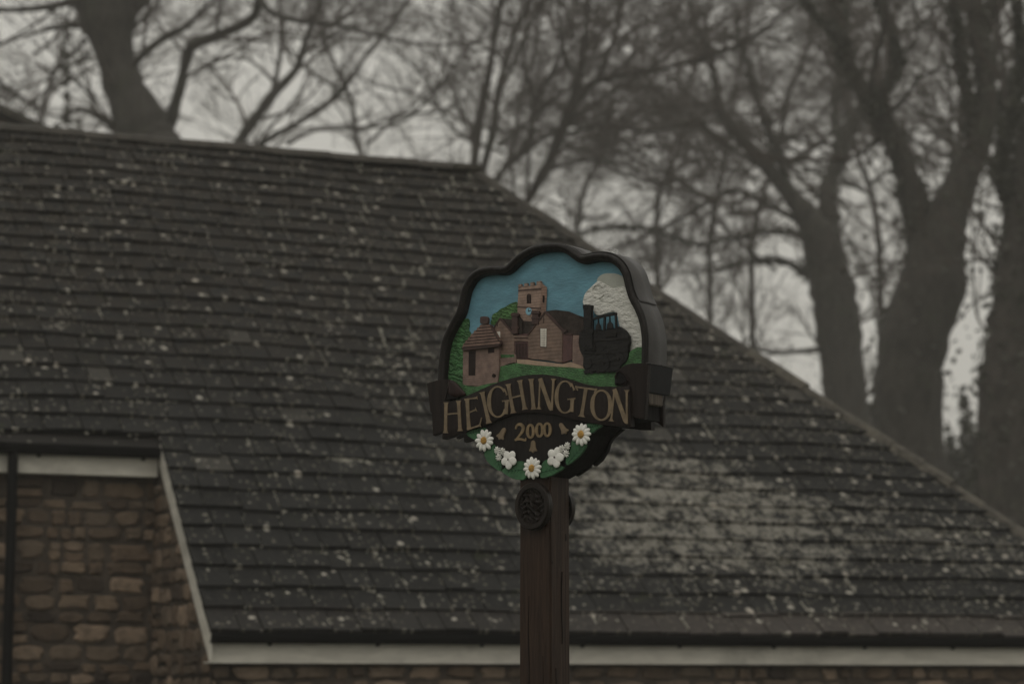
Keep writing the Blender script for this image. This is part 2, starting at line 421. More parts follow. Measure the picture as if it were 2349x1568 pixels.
# back slope, hip end, roof deck
D3 = np.array
plan_r = R_TOP * np.dot(upS, mE); zr = R_TOP * upS[2]
def HP(s, m, z): return A0 + dE * s + mE * m + D3([0, 0, z])
deep = plan_r * 2
hipS0 = hip_s(0)
mb = MB()
mb.add([RP(S_L, R_U, -.02), RP(S_V, R_U, -.02), RP(0, 0, -.02), RP(hipS0, 0, -.02), RP(S_TOP, R_TOP, -.02), RP(S_L, R_TOP, -.02),
        HP(S_L, deep, -.02), HP(hipS0, deep, -.02)],
       [(0, 1, 2, 3, 4, 5), (5, 4, 7, 6), (4, 3, 7)], [(0, 0)] * 8)
mb.build('roof_deck', M['slate'], house)

def tile_run(name, P, Q, up, wid, n, mat, hgt=.07, jit=.01):
    mbt = MB(); P, Q = D3(P), D3(Q); ax = (Q - P) / n; a = ax / np.linalg.norm(ax)
    side = np.cross(a, up); side /= np.linalg.norm(side); up2 = np.cross(side, a)
    for i in range(n):
        p = P + ax * i + up2 * random.uniform(-jit, jit); q = p + ax * 0.985 + up2 * random.uniform(0, jit)
        prof = [(-wid, -.05), (-wid * .72, hgt * .35), (-wid * .3, hgt * .9), (0, hgt), (wid * .3, hgt * .9), (wid * .72, hgt * .35), (wid, -.05)]
        r_ = [p + side * x + up2 * y for x, y in prof]
        mbt.prism(r_, q - p)
    return mbt.build(name, mat, house, smooth=False)
tile_run('ridge_tiles', RP(S_L, R_TOP, 0.0), RP(S_TOP + .05, R_TOP, 0.0), D3([0, 0, 1.]), .15, 26, M['ridge'], .05, .006)
hipup = nR + np.cross(D3([0, 0, 1.]), mE) * 0
RM = R_TOP * .56; tile_run('hip_tiles', RP(S_TOP, R_TOP, 0.0), RP(hip_s(RM), RM, 0.0), D3([.45, 0, 1.]), .10, 12, M['ridge'], .05, .010)
tile_run('hip_tiles', RP(hip_s(RM), RM, 0.0), RP(hipS0, 0, 0.0), D3([.45, 0, 1.]), .11, 14, M['hip'], .06, .016)
# finial stone where ridge and hip meet
mb = MB(); mb.box(RP(S_TOP - .08, R_TOP - .04, .01), dE * .18, mE * .14, D3([0, 0, .04])); mb.build('ridge_end_stone', M['hip'], house, bevel=.02)

# ---- eaves of the projecting part
gut_z = -0.055
def eave(s0, s1, origin, nameset):
    """origin: function (s, m, z) in metres from the eave line"""
    mb = MB()
    mb.box(origin((s0 + s1) / 2, 0.075, -0.155), dE * (s1 - s0) / 2, mE * .011, D3([0, 0, .125]))
    mb.build('fascia_board', M['fascia'], house, bevel=.003)
    mb = MB()
    mb.box(origin((s0 + s1) / 2, 0.185, -0.272), dE * (s1 - s0) / 2, mE * .1, D3([0, 0, .006])); mb.build('soffit', M['fascia'], house)
    # half round gutter
    g = MB(); R_ = .062; n = 9
    prof = [(math.cos(math.pi + math.pi * i / (n - 1)) * R_, math.sin(math.pi + math.pi * i / (n - 1)) * R_ * 1.45) for i in range(n)]
    inner = [(x * .9, y * .9 + .002) for x, y in prof][::-1]
    ring = [origin(s0 - .03, .003 + x, -.028 + y) for x, y in prof + inner]
    g.prism(ring, dE * (s1 - s0 + .03))
    g.build('gutter', M['plastic'], house)
    # brackets
    s_ = s0 + .5
    while s_ < s1:
        b = MB(); b.box(origin(s_, .052, -.10), dE * .014, mE * .012, D3([0, 0, .035])); b.build('gutter_bracket', M['plastic'], house); s_ += .95
HO = lambda s, m, z: A0 + dE * s + mE * m + D3([0, 0, z])
eave(0.02, hipS0 - .1, HO, '')
U0 = RP(S_V, R_U)
UO = lambda s, m, z: U0 + dE * (s - S_V) + mE * m + D3([0, 0, z])
eave(S_L, S_V - .02, UO, '')

# barge board on the raking verge
a = RP(-0.012, -.02, -.01); b = RP(S_V - 0.012, R_U + .04, -.01); dz = D3([0, 0, -.205])
mb = MB(); mb.prism([a, b, b + dz, a + dz + D3([0, 0, -.045])], dE * .022); mb.build('barge_board', M['fascia'], house, bevel=.002)

# ---- walls
def rubble(name, O, ud, nd, W, z0, z1, topf=None, parent=None):
    mbw = MB(); z = z0
    while z < z1 - .02:
        h = random.uniform(.09, .22); h = min(h, z1 - z); u = -random.uniform(0, .2)
        while u < W:
            wd = random.uniform(.11, .40) * (0.7 + h * 2.2)
            hh = h
            parts = [(z, h)] if (h < .17 or random.random() < .7) else [(z, h * .5), (z + h * .5, h * .5)]
            for (zz, h2) in parts:
                ua, ub = max(u, 0) + .005, min(u + wd, W) - .005
                if ub - ua < .03: continue
                if topf and topf((ua + ub) / 2) < zz + h2 + .02: continue
                cx, cz = (ua + ub) / 2, zz + h2 / 2 + random.uniform(-.012, .012); hw, hz = (ub - ua) / 2, h2 / 2 - .003
                n = 12; ring = []; t0_ = random.uniform(-.25, .25)
                for i in range(n):
                    t_ = 2 * math.pi * (i + .5) / n + t0_
                    c_, s_ = math.cos(t_), math.sin(t_)
                    k_ = (abs(c_) ** 8 + abs(s_) ** 8) ** -.125 * random.uniform(.72, 1.0)
                    ring.append((c_ * k_ * hw, s_ * k_ * hz))
                d_ = random.uniform(.012, .035)
                b0 = [O + ud * (cx + x) + D3([0, 0, cz + y]) for x, y in ring]
                b1 = [O + ud * (cx + x * .95) + D3([0, 0, cz + y * .93]) + nd * (d_ * random.uniform(.5, .8)) for x, y in ring]
                b2 = [O + ud * (cx + x * .78) + D3([0, 0, cz + y * .74]) + nd * (d_ * random.uniform(.8, 1.15)) for x, y in ring]
                fs = [(i, (i + 1) % n, n + (i + 1) % n, n + i) for i in range(n)] + [(n + i, n + (i + 1) % n, 2 * n + (i + 1) % n, 2 * n + i) for i in range(n)]
                fs.append(tuple(range(2 * n, 3 * n)))
                mbw.add(b0 + b1 + b2, fs)
            u += wd
        z += h
    return mbw.build(name, M['rubble'], parent)
WB = 0.17                                     # wall set back from the eave
wallO = A0 + dE * 0.06 + mE * WB; wallO = D3([wallO[0], wallO[1], 0.0])
ztop = A0[2] - .27
Wm = hipS0 - .5
upO = U0 + mE * (WB + .02); upO = D3([upO[0], upO[1], 0.0]) + dE * (S_L - S_V)
side_len = float(np.dot(upO - wallO, mE))
body = MB()
zu = U0[2] - .27
body.prism([wallO, wallO + dE * Wm, wallO + dE * Wm + mE * (deep - .6), wallO + mE * (deep - .6)], D3([0, 0, ztop]))
body.build('wall', M['mortar'], house)
# side wall facing left with raking top, and taller recessed left wall
pA = wallO + D3([0, 0, ztop + .0]); pB = wallO + mE * side_len
slope_z = TSL
rake = lambda u: (A0[2] - .22) + (WB + u) * slope_z
b2 = MB()
b2.prism([wallO + D3([0, 0, 0]), wallO + mE * side_len, wallO + mE * side_len + D3([0, 0, rake(side_len)]), wallO + D3([0, 0, rake(0)])], dE * .3)
b2.build('side_wall', M['mortar'], house)
b3 = MB()
Wl = float(np.dot(wallO - upO, dE)) + .02
b3.prism([upO, upO + dE * Wl, upO + dE * Wl + mE * (deep - 2 * side_len), upO + mE * (deep - 2 * side_len)], D3([0, 0, zu])); b3.build('recessed_wall', M['mortar'], house)
rubble('wall_stones', wallO - mE * .002, dE, -mE, Wm, 0.0, ztop - .01, None, house)
rubble('side_wall_stones', wallO - dE * .002, mE, -dE, side_len, 0.0, rake(side_len), rake, house)
rubble('recessed_wall_stones', upO - mE * .002, dE, -mE, Wl - .02, 0.0, zu - .01, None, house)
# downpipe
pt = hit(28, 1062, U0 + mE * .05, -mE)
sd = float(np.dot(pt - U0, dE))
c0 = U0 + dE * sd + mE * .02
dp = MB(); n = 14
for (za, zb, rr, mo) in ((c0[2] - .09, c0[2] - .30, .045, .0), (c0[2] - .30, 0.0, .047, .05)):
    p = D3([c0[0], c0[1], za]); q = p + D3([0, 0, zb - za]) + mE * mo * 0
    ring = [p + dE * math.cos(2 * math.pi * i / n) * rr + mE * (math.sin(2 * math.pi * i / n) * rr) for i in range(n)]
    dp.prism(ring, q - p)
for za in (1.2, 2.2, 3.1):
    p = D3([c0[0], c0[1], za]); ring = [p + dE * math.cos(2 * math.pi * i / n) * .056 + mE * math.sin(2 * math.pi * i / n) * .056 for i in range(n)]
    dp.prism(ring, D3([0, 0, .06]))
dp.build('downpipe', M['plastic'], house, smooth=False)

# ------------------------------------------------------------------ ground
def ground_mat():
    t = NT('wet_asphalt'); n = t.noise(0.6, 6, .6); f = t.noise(60, 4)
    t.bump(f, .5, .006)
    return t.fin(t.mix(n, (0.035, 0.035, 0.033), (0.06, 0.058, 0.053)), 0.7)
gm = NT('winter_grass'); n_ = gm.noise(1.2, 6, .7); gm.bump(gm.noise(25, 5), .8, .03)
M['grass'] = gm.fin(gm.mix(n_, (0.035, 0.05, 0.02), (0.06, 0.065, 0.035)), .95)
M['road'] = ground_mat()
G = 190
tag(mesh('ground', [(-G, -G, -.004), (G, -G, -.004), (G, G, -.004), (-G, G, -.004)], [(0, 1, 2, 3)], M['grass']), kind='structure')
p = [HO(-30, -9, 0), HO(30, -9, 0), HO(30, -3.2, 0), HO(-30, -3.2, 0)]
tag(mesh('road', [(v[0], v[1], .003) for v in p], [(0, 1, 2, 3)], M['road']), kind='structure')
mb = MB(); c = HO(0, -2.3, 0); mb.box(D3([c[0], c[1], .058]), dE * 30, mE * .9, D3([0, 0, .058])); tag(mb.build('pavement', M['road'], None, bevel=.01), kind='structure')

# ------------------------------------------------------------------ village sign
TH = math.radians(36)
U = D3([math.cos(TH), -math.sin(TH), 0.]); NV = D3([-math.sin(TH), -math.cos(TH), 0.]); V = D3([0, 0, 1.])
SP = atY(1227, 1200, 10.15)                      # on the post's front face
def PW(px, py, w): return hit(px, py, SP + NV * w, NV)
ZS = 2349 / 2500.0
def Z1(x, y, w): return PW((1030 + x / 3.6138) * ZS, (570 + y / 3.6138) * ZS, w)
def Z2(x, y, w): return Z1(x, y + 1120.3, w)
sign = empty('village_sign', (float(SP[0] + NV[0] * -.08), float(SP[1] + NV[1] * -.08), 0.0))
tag(sign, 'carved painted village sign with church scene and daisy garland on a dark oak post', 'village sign')

def plate(name, pts, w, th, mat, parent=sign, zf=Z1, bevel=0.0015, sm=0, smooth=False):
    P = [zf(x, y, w) for x, y in pts]
    if sm: P = list(crom(P, sm, True))
    m_ = MB(); m_.prism(P, -NV * th)
    return m_.build(name, mat, parent, smooth, bevel)
def plates(name, lst, mat, parent=sign, zf=Z1, bevel=0.0012):
    m_ = MB()
    for pts, w, th in lst: m_.prism([zf(x, y, w) for x, y in pts], -NV * th)
    return m_.build(name, mat, parent, False, bevel)
def uvw(p): d = D3(p) - SP; return np.dot(d, U), d[2], np.dot(d, NV)
def PT(u, v, w_): return SP + U * u + V * v + NV * w_

# post
fu = 69 / (F * math.cos(TH)) * 10.15; fs = 44 / (F * math.sin(TH)) * 10.15
mb = MB(); wf = -.012
pl = uvw(PW(1193, 1300, wf))[0]; pr = uvw(PW(1262.5, 1300, wf))[0] + .001; pl -= .002; fs *= 1.03
zt = PT(0, 0, 0)[2]
zb = -zt
vt = uvw(PW(1227, 980, wf))[1]
mb.prism([PT(pl - .006, zb, wf + .003), PT(pr + .004, zb, wf + .003), PT(pr, vt, wf), PT(pl, vt, wf)], -NV * fs)
mb.build('post', M['post'], sign, bevel=.006)
# knots and splits in the oak
for px, py, rx, rz in ((1381 * ZS, 1311 * ZS, .004, .016), (1348 * ZS, 1372 * ZS, .003, .006)):
    c = hit(px, py, PT(pr, 0, 0), U); ring = [c + U * .0012 + NV * math.cos(a) * rx + V * math.sin(a) * rz for a in np.linspace(0, 2 * math.pi, 9)[:-1]]
    kn = MB(); kn.prism(ring, U * .001); kn.build('knot', M['board_under'], sign)

for cu_, c0_, c1_, side_ in ((.3, -.30, -.75, 0), (.75, -.55, -1.3, 0), (.55, -.2, -.5, 1), (.25, -.6, -1.2, 1), (.8, -.9, -1.5, 1)):
    kn = MB(); n_ = 14; L_, R_ = [], []
    for i in range(n_):
        q = i / (n_ - 1); v_ = c0_ + (c1_ - c0_) * q; wd = .0012 * math.sin(math.pi * q) + .0002; jx = .0025 * math.sin(7 * q + cu_ * 9)
        if side_ == 0: b_ = PT(pl + (pr - pl) * cu_ + jx, v_, wf + .0035); L_.append(b_ - U * wd); R_.append(b_ + U * wd)
        else: b_ = PT(pr + .0045, v_, wf - fs * cu_ + jx); L_.append(b_ + NV * wd); R_.append(b_ - NV * wd)
    kn.prism(L_ + R_[::-1], (NV if side_ == 0 else U) * -.004); kn.build('crack', M['board_under'], sign)
# carved roundels, front and back of the post
def roundel(cu, cv, w0, sgn, ru, rv, th):
    vs, fs_ = [], []; NR, NA = 22, 56
    for i in range(NR + 1):
        q = i / NR
        for j in range(NA):
            a = 2 * math.pi * j / NA
            x, y = q * math.cos(a), q * math.sin(a)
            if q > .96: h = th * .82
            elif q > .74: h = th
            elif q > .69: h = th * .72
            else:      # worn crest: brow, nose, flowing mane
                h = th * .66 + .007 * math.sin(26 * y + 5 * math.sin(5 * x)) * (.35 + .65 * (1 - q))
                h += .010 * math.exp(-((x / .13) ** 2 + ((y - .05) / .35) ** 2)) + .006 * math.sin(18 * x + 7 * y)
                h += .008 * math.exp(-(((abs(x) - .27) / .1) ** 2 + ((y - .18) / .07) ** 2)) - .006 * math.exp(-((x / .25) ** 2 + ((y + .33) / .06) ** 2))
            vs.append(PT(cu + x * ru, cv + y * rv, w0 + sgn * h))
    for i in range(NR):
        for j in range(NA): fs_.append((i * NA + j, i * NA + (j + 1) % NA, (i + 1) * NA + (j + 1) % NA, (i + 1) * NA + j))
    b_ = len(vs); vs += [PT(cu + math.cos(2 * math.pi * j / NA) * ru, cv + math.sin(2 * math.pi * j / NA) * rv, w0) for j in range(NA)]
    fs_ += [(NR * NA + j, NR * NA + (j + 1) % NA, b_ + (j + 1) % NA, b_ + j) for j in range(NA)]
    o = mesh('carved_roundel', vs, fs_, M['carving'], sign, False)
    return o
rc = uvw(PW(1219, 1160, .018))
roundel(rc[0], rc[1], wf, 1, 39 / (F * math.cos(TH)) * 10.15, 54.5 / F * 10.15, .032)
roundel(rc[0], rc[1], wf - fs, -1, 39 / (F * math.cos(TH)) * 10.15, 53 / F * 10.15, .032)

# outer outline of the sign head
OUT = [(150, 1480), (128, 1285), (140, 1100), (165, 950), (200, 860), (250, 760), (295, 680), (318, 590), (338, 500), (368, 430), (410, 365), (470, 318), (540, 294), (620, 286),
       (690, 290), (735, 275), (790, 222), (860, 165), (950, 115), (1050, 90), (1150, 82), (1230, 92), (1300, 122), (1350, 160), (1398, 190), (1460, 180), (1530, 168),
       (1620, 172), (1690, 198), (1750, 245), (1795, 310), (1820, 380), (1838, 460), (1865, 545), (1905, 620), (1940, 700), (1965, 790), (1980, 900), (1982, 1000), (1980, 1100), (1975, 1300), (1940, 1480)]
OP = crom([uvw(Z1(x, y, 0))[:2] for x, y in OUT], 4)
ctr = OP.mean(0)
def offset(P, d):
    T_ = np.gradient(P, axis=0); T_ /= np.linalg.norm(T_, axis=1, keepdims=True)
    N_ = np.stack([T_[:, 1], -T_[:, 0]], 1)          # inward for this clockwise path
    for _ in range(2): N_ = (N_ + np.roll(N_, 1, 0) + np.roll(N_, -1, 0)) / 3 if False else N_
    return P + N_ * d
nst = len(OP)
# moulded frame: profile swept round the outline
prof = [(0.000, -.060), (-.002, -.020), (0.001, -.008), (.006, -.001), (.012, 0.0), (.020, -.003), (.023, -.008), (.026, -.008), (.030, -.010), (.033, -.016), (.034, -.050)]
rings = [offset(OP, d) for d, _ in prof]
vs = [PT(rings[k][i][0], rings[k][i][1], prof[k][1]) for i in range(nst) for k in range(len(prof))]
np_ = len(prof)
fs_ = [(i * np_ + k, i * np_ + k + 1, (i + 1) * np_ + k + 1, (i + 1) * np_ + k) for i in range(nst - 1) for k in range(np_ - 1)]
mesh('frame', vs, fs_, M['frame'], sign, True)
# body of the sign head behind the painted panel, and lead sheet over its edge
mb = MB(); Pin = offset(OP, .004)
mb.prism([PT(a, b, -.052) for a, b in Pin], -NV * .085); mb.build('sign_body', M['board'], sign)
def lead(i0, i1, out_, w0, w1, name='lead_flashing'):
    P = offset(OP, -out_)[i0:i1]; Q = offset(OP, -out_ + .003)[i0:i1]; n = len(P)
    vs = [PT(*P[i], w0) for i in range(n)] + [PT(*P[i], w1) for i in range(n)] + [PT(*Q[i], w1) for i in range(n)] + [PT(*Q[i], w0) for i in range(n)]
    fs_ = []
    for i in range(n - 1):
        for a in range(4): b = (a + 1) % 4; fs_.append((a * n + i, a * n + i + 1, b * n + i + 1, b * n + i))
    fs_ += [(0, n, 2 * n, 3 * n), (n - 1, 2 * n - 1, 3 * n - 1, 4 * n - 1)]
    m_ = MB(); m_.add(vs, fs_); o = m_.build(name, M['lead'], sign, True)
    return o
def near(x, y):
    q = uvw(Z1(x, y, 0))[:2]; return int(np.argmin(((OP - D3(q)) ** 2).sum(1)))
lead(0, near(1398, 190) + 1, .003, -.012, -.148)
lead(near(1300, 122), near(1900, 612), .0075, -.018, -.148)
lead(near(1880, 585), nst, .003, -.014, -.148)
# rear moulding
vs = [PT(offset(OP, d)[i][0], offset(OP, d)[i][1], -.16 - wd) for i in range(nst) for d, wd in ((0, -.02), (.003, 0), (.02, 0), (.03, -.02))]
fs_ = [(i * 4 + k, i * 4 + k + 1, (i + 1) * 4 + k + 1, (i + 1) * 4 + k) for i in range(nst - 1) for k in range(3)]
mesh('rear_frame', vs, fs_, M['frame'], sign, True)
Pin2 = offset(OP, .02)
mb = MB(); mb.prism([PT(a, b, -.1375) for a, b in Pin2], -NV * .012); mb.build('rear_panel', M['board'], sign)

# painted panel
mb = MB(); Pp = offset(OP, .018)
mb.prism([PT(a, b, -.045) for a, b in Pp], -NV * .006); panel = mb.build('sky_panel', M['blue'], sign)
# relief scene
plate('hillside', [(200, 1480), (200, 900), (260, 850), (320, 765), (370, 752), (412, 752), (420, 800), (414, 850), (432, 885), (440, 1000), (440, 1480)], -.041, .008, M['green'], sm=3)
plate('bush', [(612, 800), (612, 760), (622, 715), (665, 690), (690, 664), (735, 645), (780, 618), (848, 610), (860, 760), (740, 830)], -.040, .008, M['green_bush'], sm=3)
plate('grass_field', [(420, 1480), (430, 1330), (560, 1250), (675, 1165), (700, 1150), (835, 1120), (1000, 1140), (1420, 1160), (1500, 1150), (1830, 1050), (1860, 1020), (1960, 1000), (1960, 1480)], -.036, .012, M['grass_green'], bevel=0)
plate('smoke', [(1424, 625), (1426, 560), (1450, 512), (1500, 462), (1548, 420), (1580, 424), (1640, 458), (1690, 482), (1740, 468), (1800, 480), (1900, 640), (1950, 900), (1950, 1020), (1890, 1005), (1830, 1045), (1812, 1000), (1815, 880), (1745, 820), (1715, 700), (1640, 700), (1560, 722), (1522, 700), (1498, 640)], -.037, .010, M['smoke'], sm=3)
plate('smoke', [(1545, 424), (1560, 380), (1605, 354), (1660, 350), (1720, 356), (1800, 400), (1800, 480), (1735, 480), (1690, 488), (1630, 455)], -.0395, .006, M['smoke2'], sm=3)
# curl carved into the smoke
cu_ = MB()
cc = (1555, 510)
for R1 in (58,):
    pts = [(cc[0] + R1 * math.cos(a) * .95, cc[1] + R1 * 1.1 * math.sin(a)) for a in np.linspace(.4, 5.9, 22)]
    for k in range(len(pts) - 1):
        (xa, ya), (xb, yb) = pts[k], pts[k + 1]
        ia = (cc[0] + (xa - cc[0]) * .86, cc[1] + (ya - cc[1]) * .86); ib = (cc[0] + (xb - cc[0]) * .86, cc[1] + (yb - cc[1]) * .86)
        mm = lambda p_, q_, w_: Z1((p_[0] + q_[0]) / 2, (p_[1] + q_[1]) / 2, w_)
        cu_.add([Z1(xa, ya, -.0368), Z1(xb, yb, -.0368), mm((xb, yb), ib, -.033), mm((xa, ya), ia, -.033), Z1(*ia, -.0368), Z1(*ib, -.0368)], [(0, 1, 2, 3), (3, 2, 5, 4)])
sm0 = [o for o in sign.children if o.name == 'smoke'][0]
cu_.build('smoke_curl', M['smoke'], sm0, True)

# church tower
tw = MB(); T = lambda x, y, w_=-.030: Z1(x, y, w_)
tw.prism([T(850, 470), T(1050, 452), T(1052, 520), T(1047, 640), T(1047, 780), T(842, 780), T(842, 640), T(850, 520)], -NV * .014)
for a_, b_ in ((850, 876), (902, 930), (955, 985), (1010, 1050)):
    ya = 462 - (a_ - 850) * .17; tw.prism([T(a_, ya - 14), T(b_, ya - 18), T(b_, ya + 22), T(a_, ya + 26)], -NV * .012)
tower = tw.build('church_tower', M['stone'], sign, bevel=.001)
sd_ = MB()
sd_.add([T(1050.5, 430), T(1104, 474, -.040), T(1102, 560, -.040), T(1094, 700, -.040), T(1094, 760, -.040), T(1047.5, 780), T(1047.5, 640), T(1052.5, 520)], [tuple(range(8))])
sd_.build('tower_side', M['stone_side'], tower)
for q_ in ([(848, 497), (1052, 482), (1052, 492), (848, 507)], [(840, 640), (1048, 655), (1048, 664), (840, 649)]): plate('string_course', q_, -.028, .004, M['chim'], tower, bevel=0)
arch = lambda cx, y0, y1, hw: [(cx - hw, y1), (cx - hw, y0 + hw), (cx - hw * .6, y0 + hw * .3), (cx, y0), (cx + hw * .6, y0 + hw * .3), (cx + hw, y0 + hw), (cx + hw, y1)]
plate('belfry_window', arch(944, 528, 617, 20), -.0295, .002, M['chim'], tower, bevel=0)
plates('window_opening', [(arch(935, 538, 614, 7), -.0285, .002), (arch(955, 538, 614, 7), -.0285, .002), ], M['dark'], tower, bevel=0)
plate('window_opening', [(1063, 542), (1080, 548), (1079, 610), (1063, 604)], -.0325, .002, M['dark'], tower, bevel=0)
ell = lambda cx, cy, a_, b_, n=28: [(cx + a_ * math.cos(t_), cy + b_ * math.sin(t_)) for t_ in np.linspace(0, 2 * math.pi, n + 1)[:-1]]
ck = plate('clock_face', ell(940, 685, 27, 34), -.0265, .004, M['clock'], tower)
plates('clock_hand', [([(937, 688), (943, 688), (941, 656), (939, 656)], -.0255, .001), ([(939, 690), (962, 676), (960, 672), (937, 685)], -.0250, .001)], M['dark'], ck, bevel=0)

# cottages behind
plate('cottage_roof', [(690, 745), (760, 752), (860, 765), (960, 772), (1010, 770), (1010, 900), (820, 900), (740, 850)], -.0285, .012, M['roofp'])
plate('cottage_roof', [(1090, 682), (1180, 672), (1290, 685), (1360, 715), (1425, 735), (1435, 900), (1330, 892), (1262, 868), (1240, 860)], -.0265, .012, M['roofp'])
lc = plate('left_gable', [(620, 845), (686, 745), (700, 750), (812, 890), (820, 1075), (600, 1075)], -.0255, .012, M['wallp'])
lc.name = 'cottage_gable'
plates('gable_coping', [([(612, 855), (686, 738), (690, 752), (624, 858)], -.0225, .006), ([(684, 740), (698, 744), (816, 884), (808, 898), (688, 762)], -.0220, .006)], M['chim'], lc, bevel=.001)
plate('window', [(660, 866), (688, 862), (690, 916), (682, 914)], -.0238, .003, M['window'], lc, bevel=0)
plate('window_opening', [(664, 778), (668, 778), (668, 820), (664, 820)], -.0245, .0015, M['dark'], lc, bevel=0)
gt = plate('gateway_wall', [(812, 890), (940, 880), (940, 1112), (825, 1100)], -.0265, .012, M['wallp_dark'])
plates('lintel', [([(812, 900), (936, 900), (936, 918), (812, 918)], -.0220, .006), ([(812, 928), (936, 928), (936, 950), (812, 950)], -.0225, .005)], M['wallp'], gt)
gd = plate('gate', [(822, 962), (935, 965), (935, 1096), (830, 1090)], -.0238, .003, M['wallp_dark'], gt, bevel=0)
plates('gate_plank', [([(x, 966), (x + 6, 966), (x + 6, 1090), (x, 1090)], -.0228, .0015) for x in range(830, 930, 13)], M['dark'], gd, bevel=0)
mc = plate('cottage_gable', [(936, 884), (1085, 690), (1240, 862), (1236, 1142), (1100, 1118), (936, 1102)], -.0215, .014, M['wallp'])
plates('gable_coping', [([(926, 892), (1082, 682), (1090, 698), (938, 896)], -.0185, .006), ([(1080, 686), (1100, 684), (1258, 852), (1240, 868), (1084, 702)], -.0180, .006)], M['chim'], mc, bevel=.001)
wn = plate('window_frame', [(1040, 834), (1102, 834), (1100, 1004), (1042, 1000)], -.0203, .003, M['chim'], mc, bevel=0)
plate('window_pane', [(1046, 838), (1099, 838), (1097, 998), (1047, 994)], -.0193, .002, M['window'], wn, bevel=0)
plates('glazing_bar', [([(x, 841), (x + 1.4, 841), (x + 1.4, 992), (x, 992)], -.0187, .001) for x in (1059, 1070, 1082)] + [([(1050, y), (1094, y), (1094, y + 1.2), (1050, y + 1.2)], -.0184, .001) for y in range(860, 990, 20)], M['hut'], wn, bevel=0)
plate('window_opening', [(1072, 735), (1077, 735), (1077, 790), (1072, 790)], -.0205, .0015, M['dark'], mc, bevel=0)
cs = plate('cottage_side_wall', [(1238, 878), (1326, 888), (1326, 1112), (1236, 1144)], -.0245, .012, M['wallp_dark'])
plate('cottage_side_wall', [(1328, 894), (1440, 900), (1440, 1172), (1326, 1138)], -.0225, .012, M['hut'])
plates('eaves', [([(1236, 846), (1275, 846), (1275, 862), (1250, 880), (1238, 872)], -.0165, .008), ([(1250, 868), (1330, 882), (1330, 896), (1250, 886)], -.0215, .006)], M['chim'])
def chimney(x0, x1, y0, y1, w_):
    cx = (x0 + x1) / 2; hw = (x1 - x0) / 2
    c_ = plates('chimney', [([(cx - hw * .75, y0 + 20), (cx + hw * .75, y0 + 20), (cx + hw * .8, y1), (cx - hw * .8, y1)], w_, .012), ([(cx - hw, y0 + 2), (cx - hw * .7, y0 - 8), (cx + hw * .7, y0 - 8), (cx + hw, y0 + 2), (cx + hw, y0 + 22), (cx - hw, y0 + 22)], w_ + .003, .014),
                          ([(cx - hw, y1 - 62), (cx + hw, y1 - 62), (cx + hw * 1.02, y1 - 48), (cx - hw, y1 - 48)], w_ + .002, .01)], M['chim'])
    return c_
chimney(783, 852, 706, 884, -.0175); chimney(962, 1034, 686, 800, -.0165)
plate('cottage_roof', [(852, 720), (886, 760), (890, 880), (840, 884)], -.0240, .006, M['roofp'])
# lawn strip, low wall, path
plate('lawn_strip', [(676, 1062), (816, 1064), (818, 1096), (676, 1094)], -.0245, .008, M['grass_green'])
plates('low_wall', [([(676, 1100), (812, 1088), (822, 1136), (760, 1150), (678, 1180)], -.0215, .010), ([(812, 1064), (830, 1068), (832, 1140), (816, 1146)], -.0205, .010)], M['hut'])
plate('path', [(834, 1108), (940, 1112), (1236, 1150), (1310, 1132), (1420, 1168), (1428, 1196), (1300, 1182), (1180, 1178), (1000, 1168), (838, 1146)], -.0200, .010, M['tan'])
plate('lawn', [(668, 1188), (690, 1172), (835, 1140), (1000, 1160), (1180, 1172), (1300, 1176), (1430, 1192), (1560, 1210), (1720, 1180), (1800, 1100), (1830, 1046), (1900, 1000), (1950, 1000), (1950, 1400), (640, 1430)], -.0185, .016, M['grass_green'])
plate('lawn', [(330, 1300), (360, 1330), (480, 1350), (668, 1310), (668, 1460), (330, 1460)], -.0085, .02, M['grass_green'], sm=2)

# hut with stepped roof
hut = plate('hut', [(362, 1018), (680, 985), (682, 1200), (668, 1312), (600, 1340), (470, 1346), (358, 1336)], -.012, .022, M['hut'])
rows = [(500, 600, 800, 830), (474, 628, 824, 858), (446, 646, 852, 886), (420, 664, 880, 914), (396, 678, 908, 942), (372, 690, 936, 968), (352, 694, 962, 1000), (352, 688, 990, 1022)]
for i, (a_, b_, y0, y1) in enumerate(rows):
    sk = 6 + i * 3.6
    plate('roof_course', [(a_ + 14, y0 + sk * .2), (b_ - 10, y0 - sk * .5), (b_, y1 - sk * .9), (a_, y1 + sk * .35)], -.0110 + i * .0019, .012, M['hut_roof'] if i < 7 else M['chim'], hut)
    if i < 7: plate('course_shade', [(a_ + 1, y1 + sk * .35 - 5), (b_ - 1, y1 - sk * .9 - 5), (b_, y1 - sk * .9 + 3), (a_, y1 + sk * .35 + 3)], -.0102 + (i + 1) * .0019, .010, M['dark'], hut, bevel=0)  # dark strip painted in as the shade under each roof course
plate('finial', [(512, 738), (530, 730), (566, 730), (584, 742), (584, 780), (575, 796), (520, 796), (512, 782)], -.004, .012, M['chim'], hut, sm=2)
plate('roof_side', [(600, 800), (618, 828), (694, 955), (690, 990), (682, 970), (596, 815)], -.0005, .018, M['chim'], hut)
plate('door', [(413, 1037), (474, 1030), (470, 1250), (411, 1252)], -.0110, .002, M['dark'], hut, bevel=0)
plate('window_opening', [(584, 1014), (638, 1008), (636, 1048), (583, 1054)], -.0110, .002, M['dark'], hut, bevel=0)
plate('drain_hole', ell(634, 1252, 18, 20, 14), -.0105, .003, M['dark'], hut)

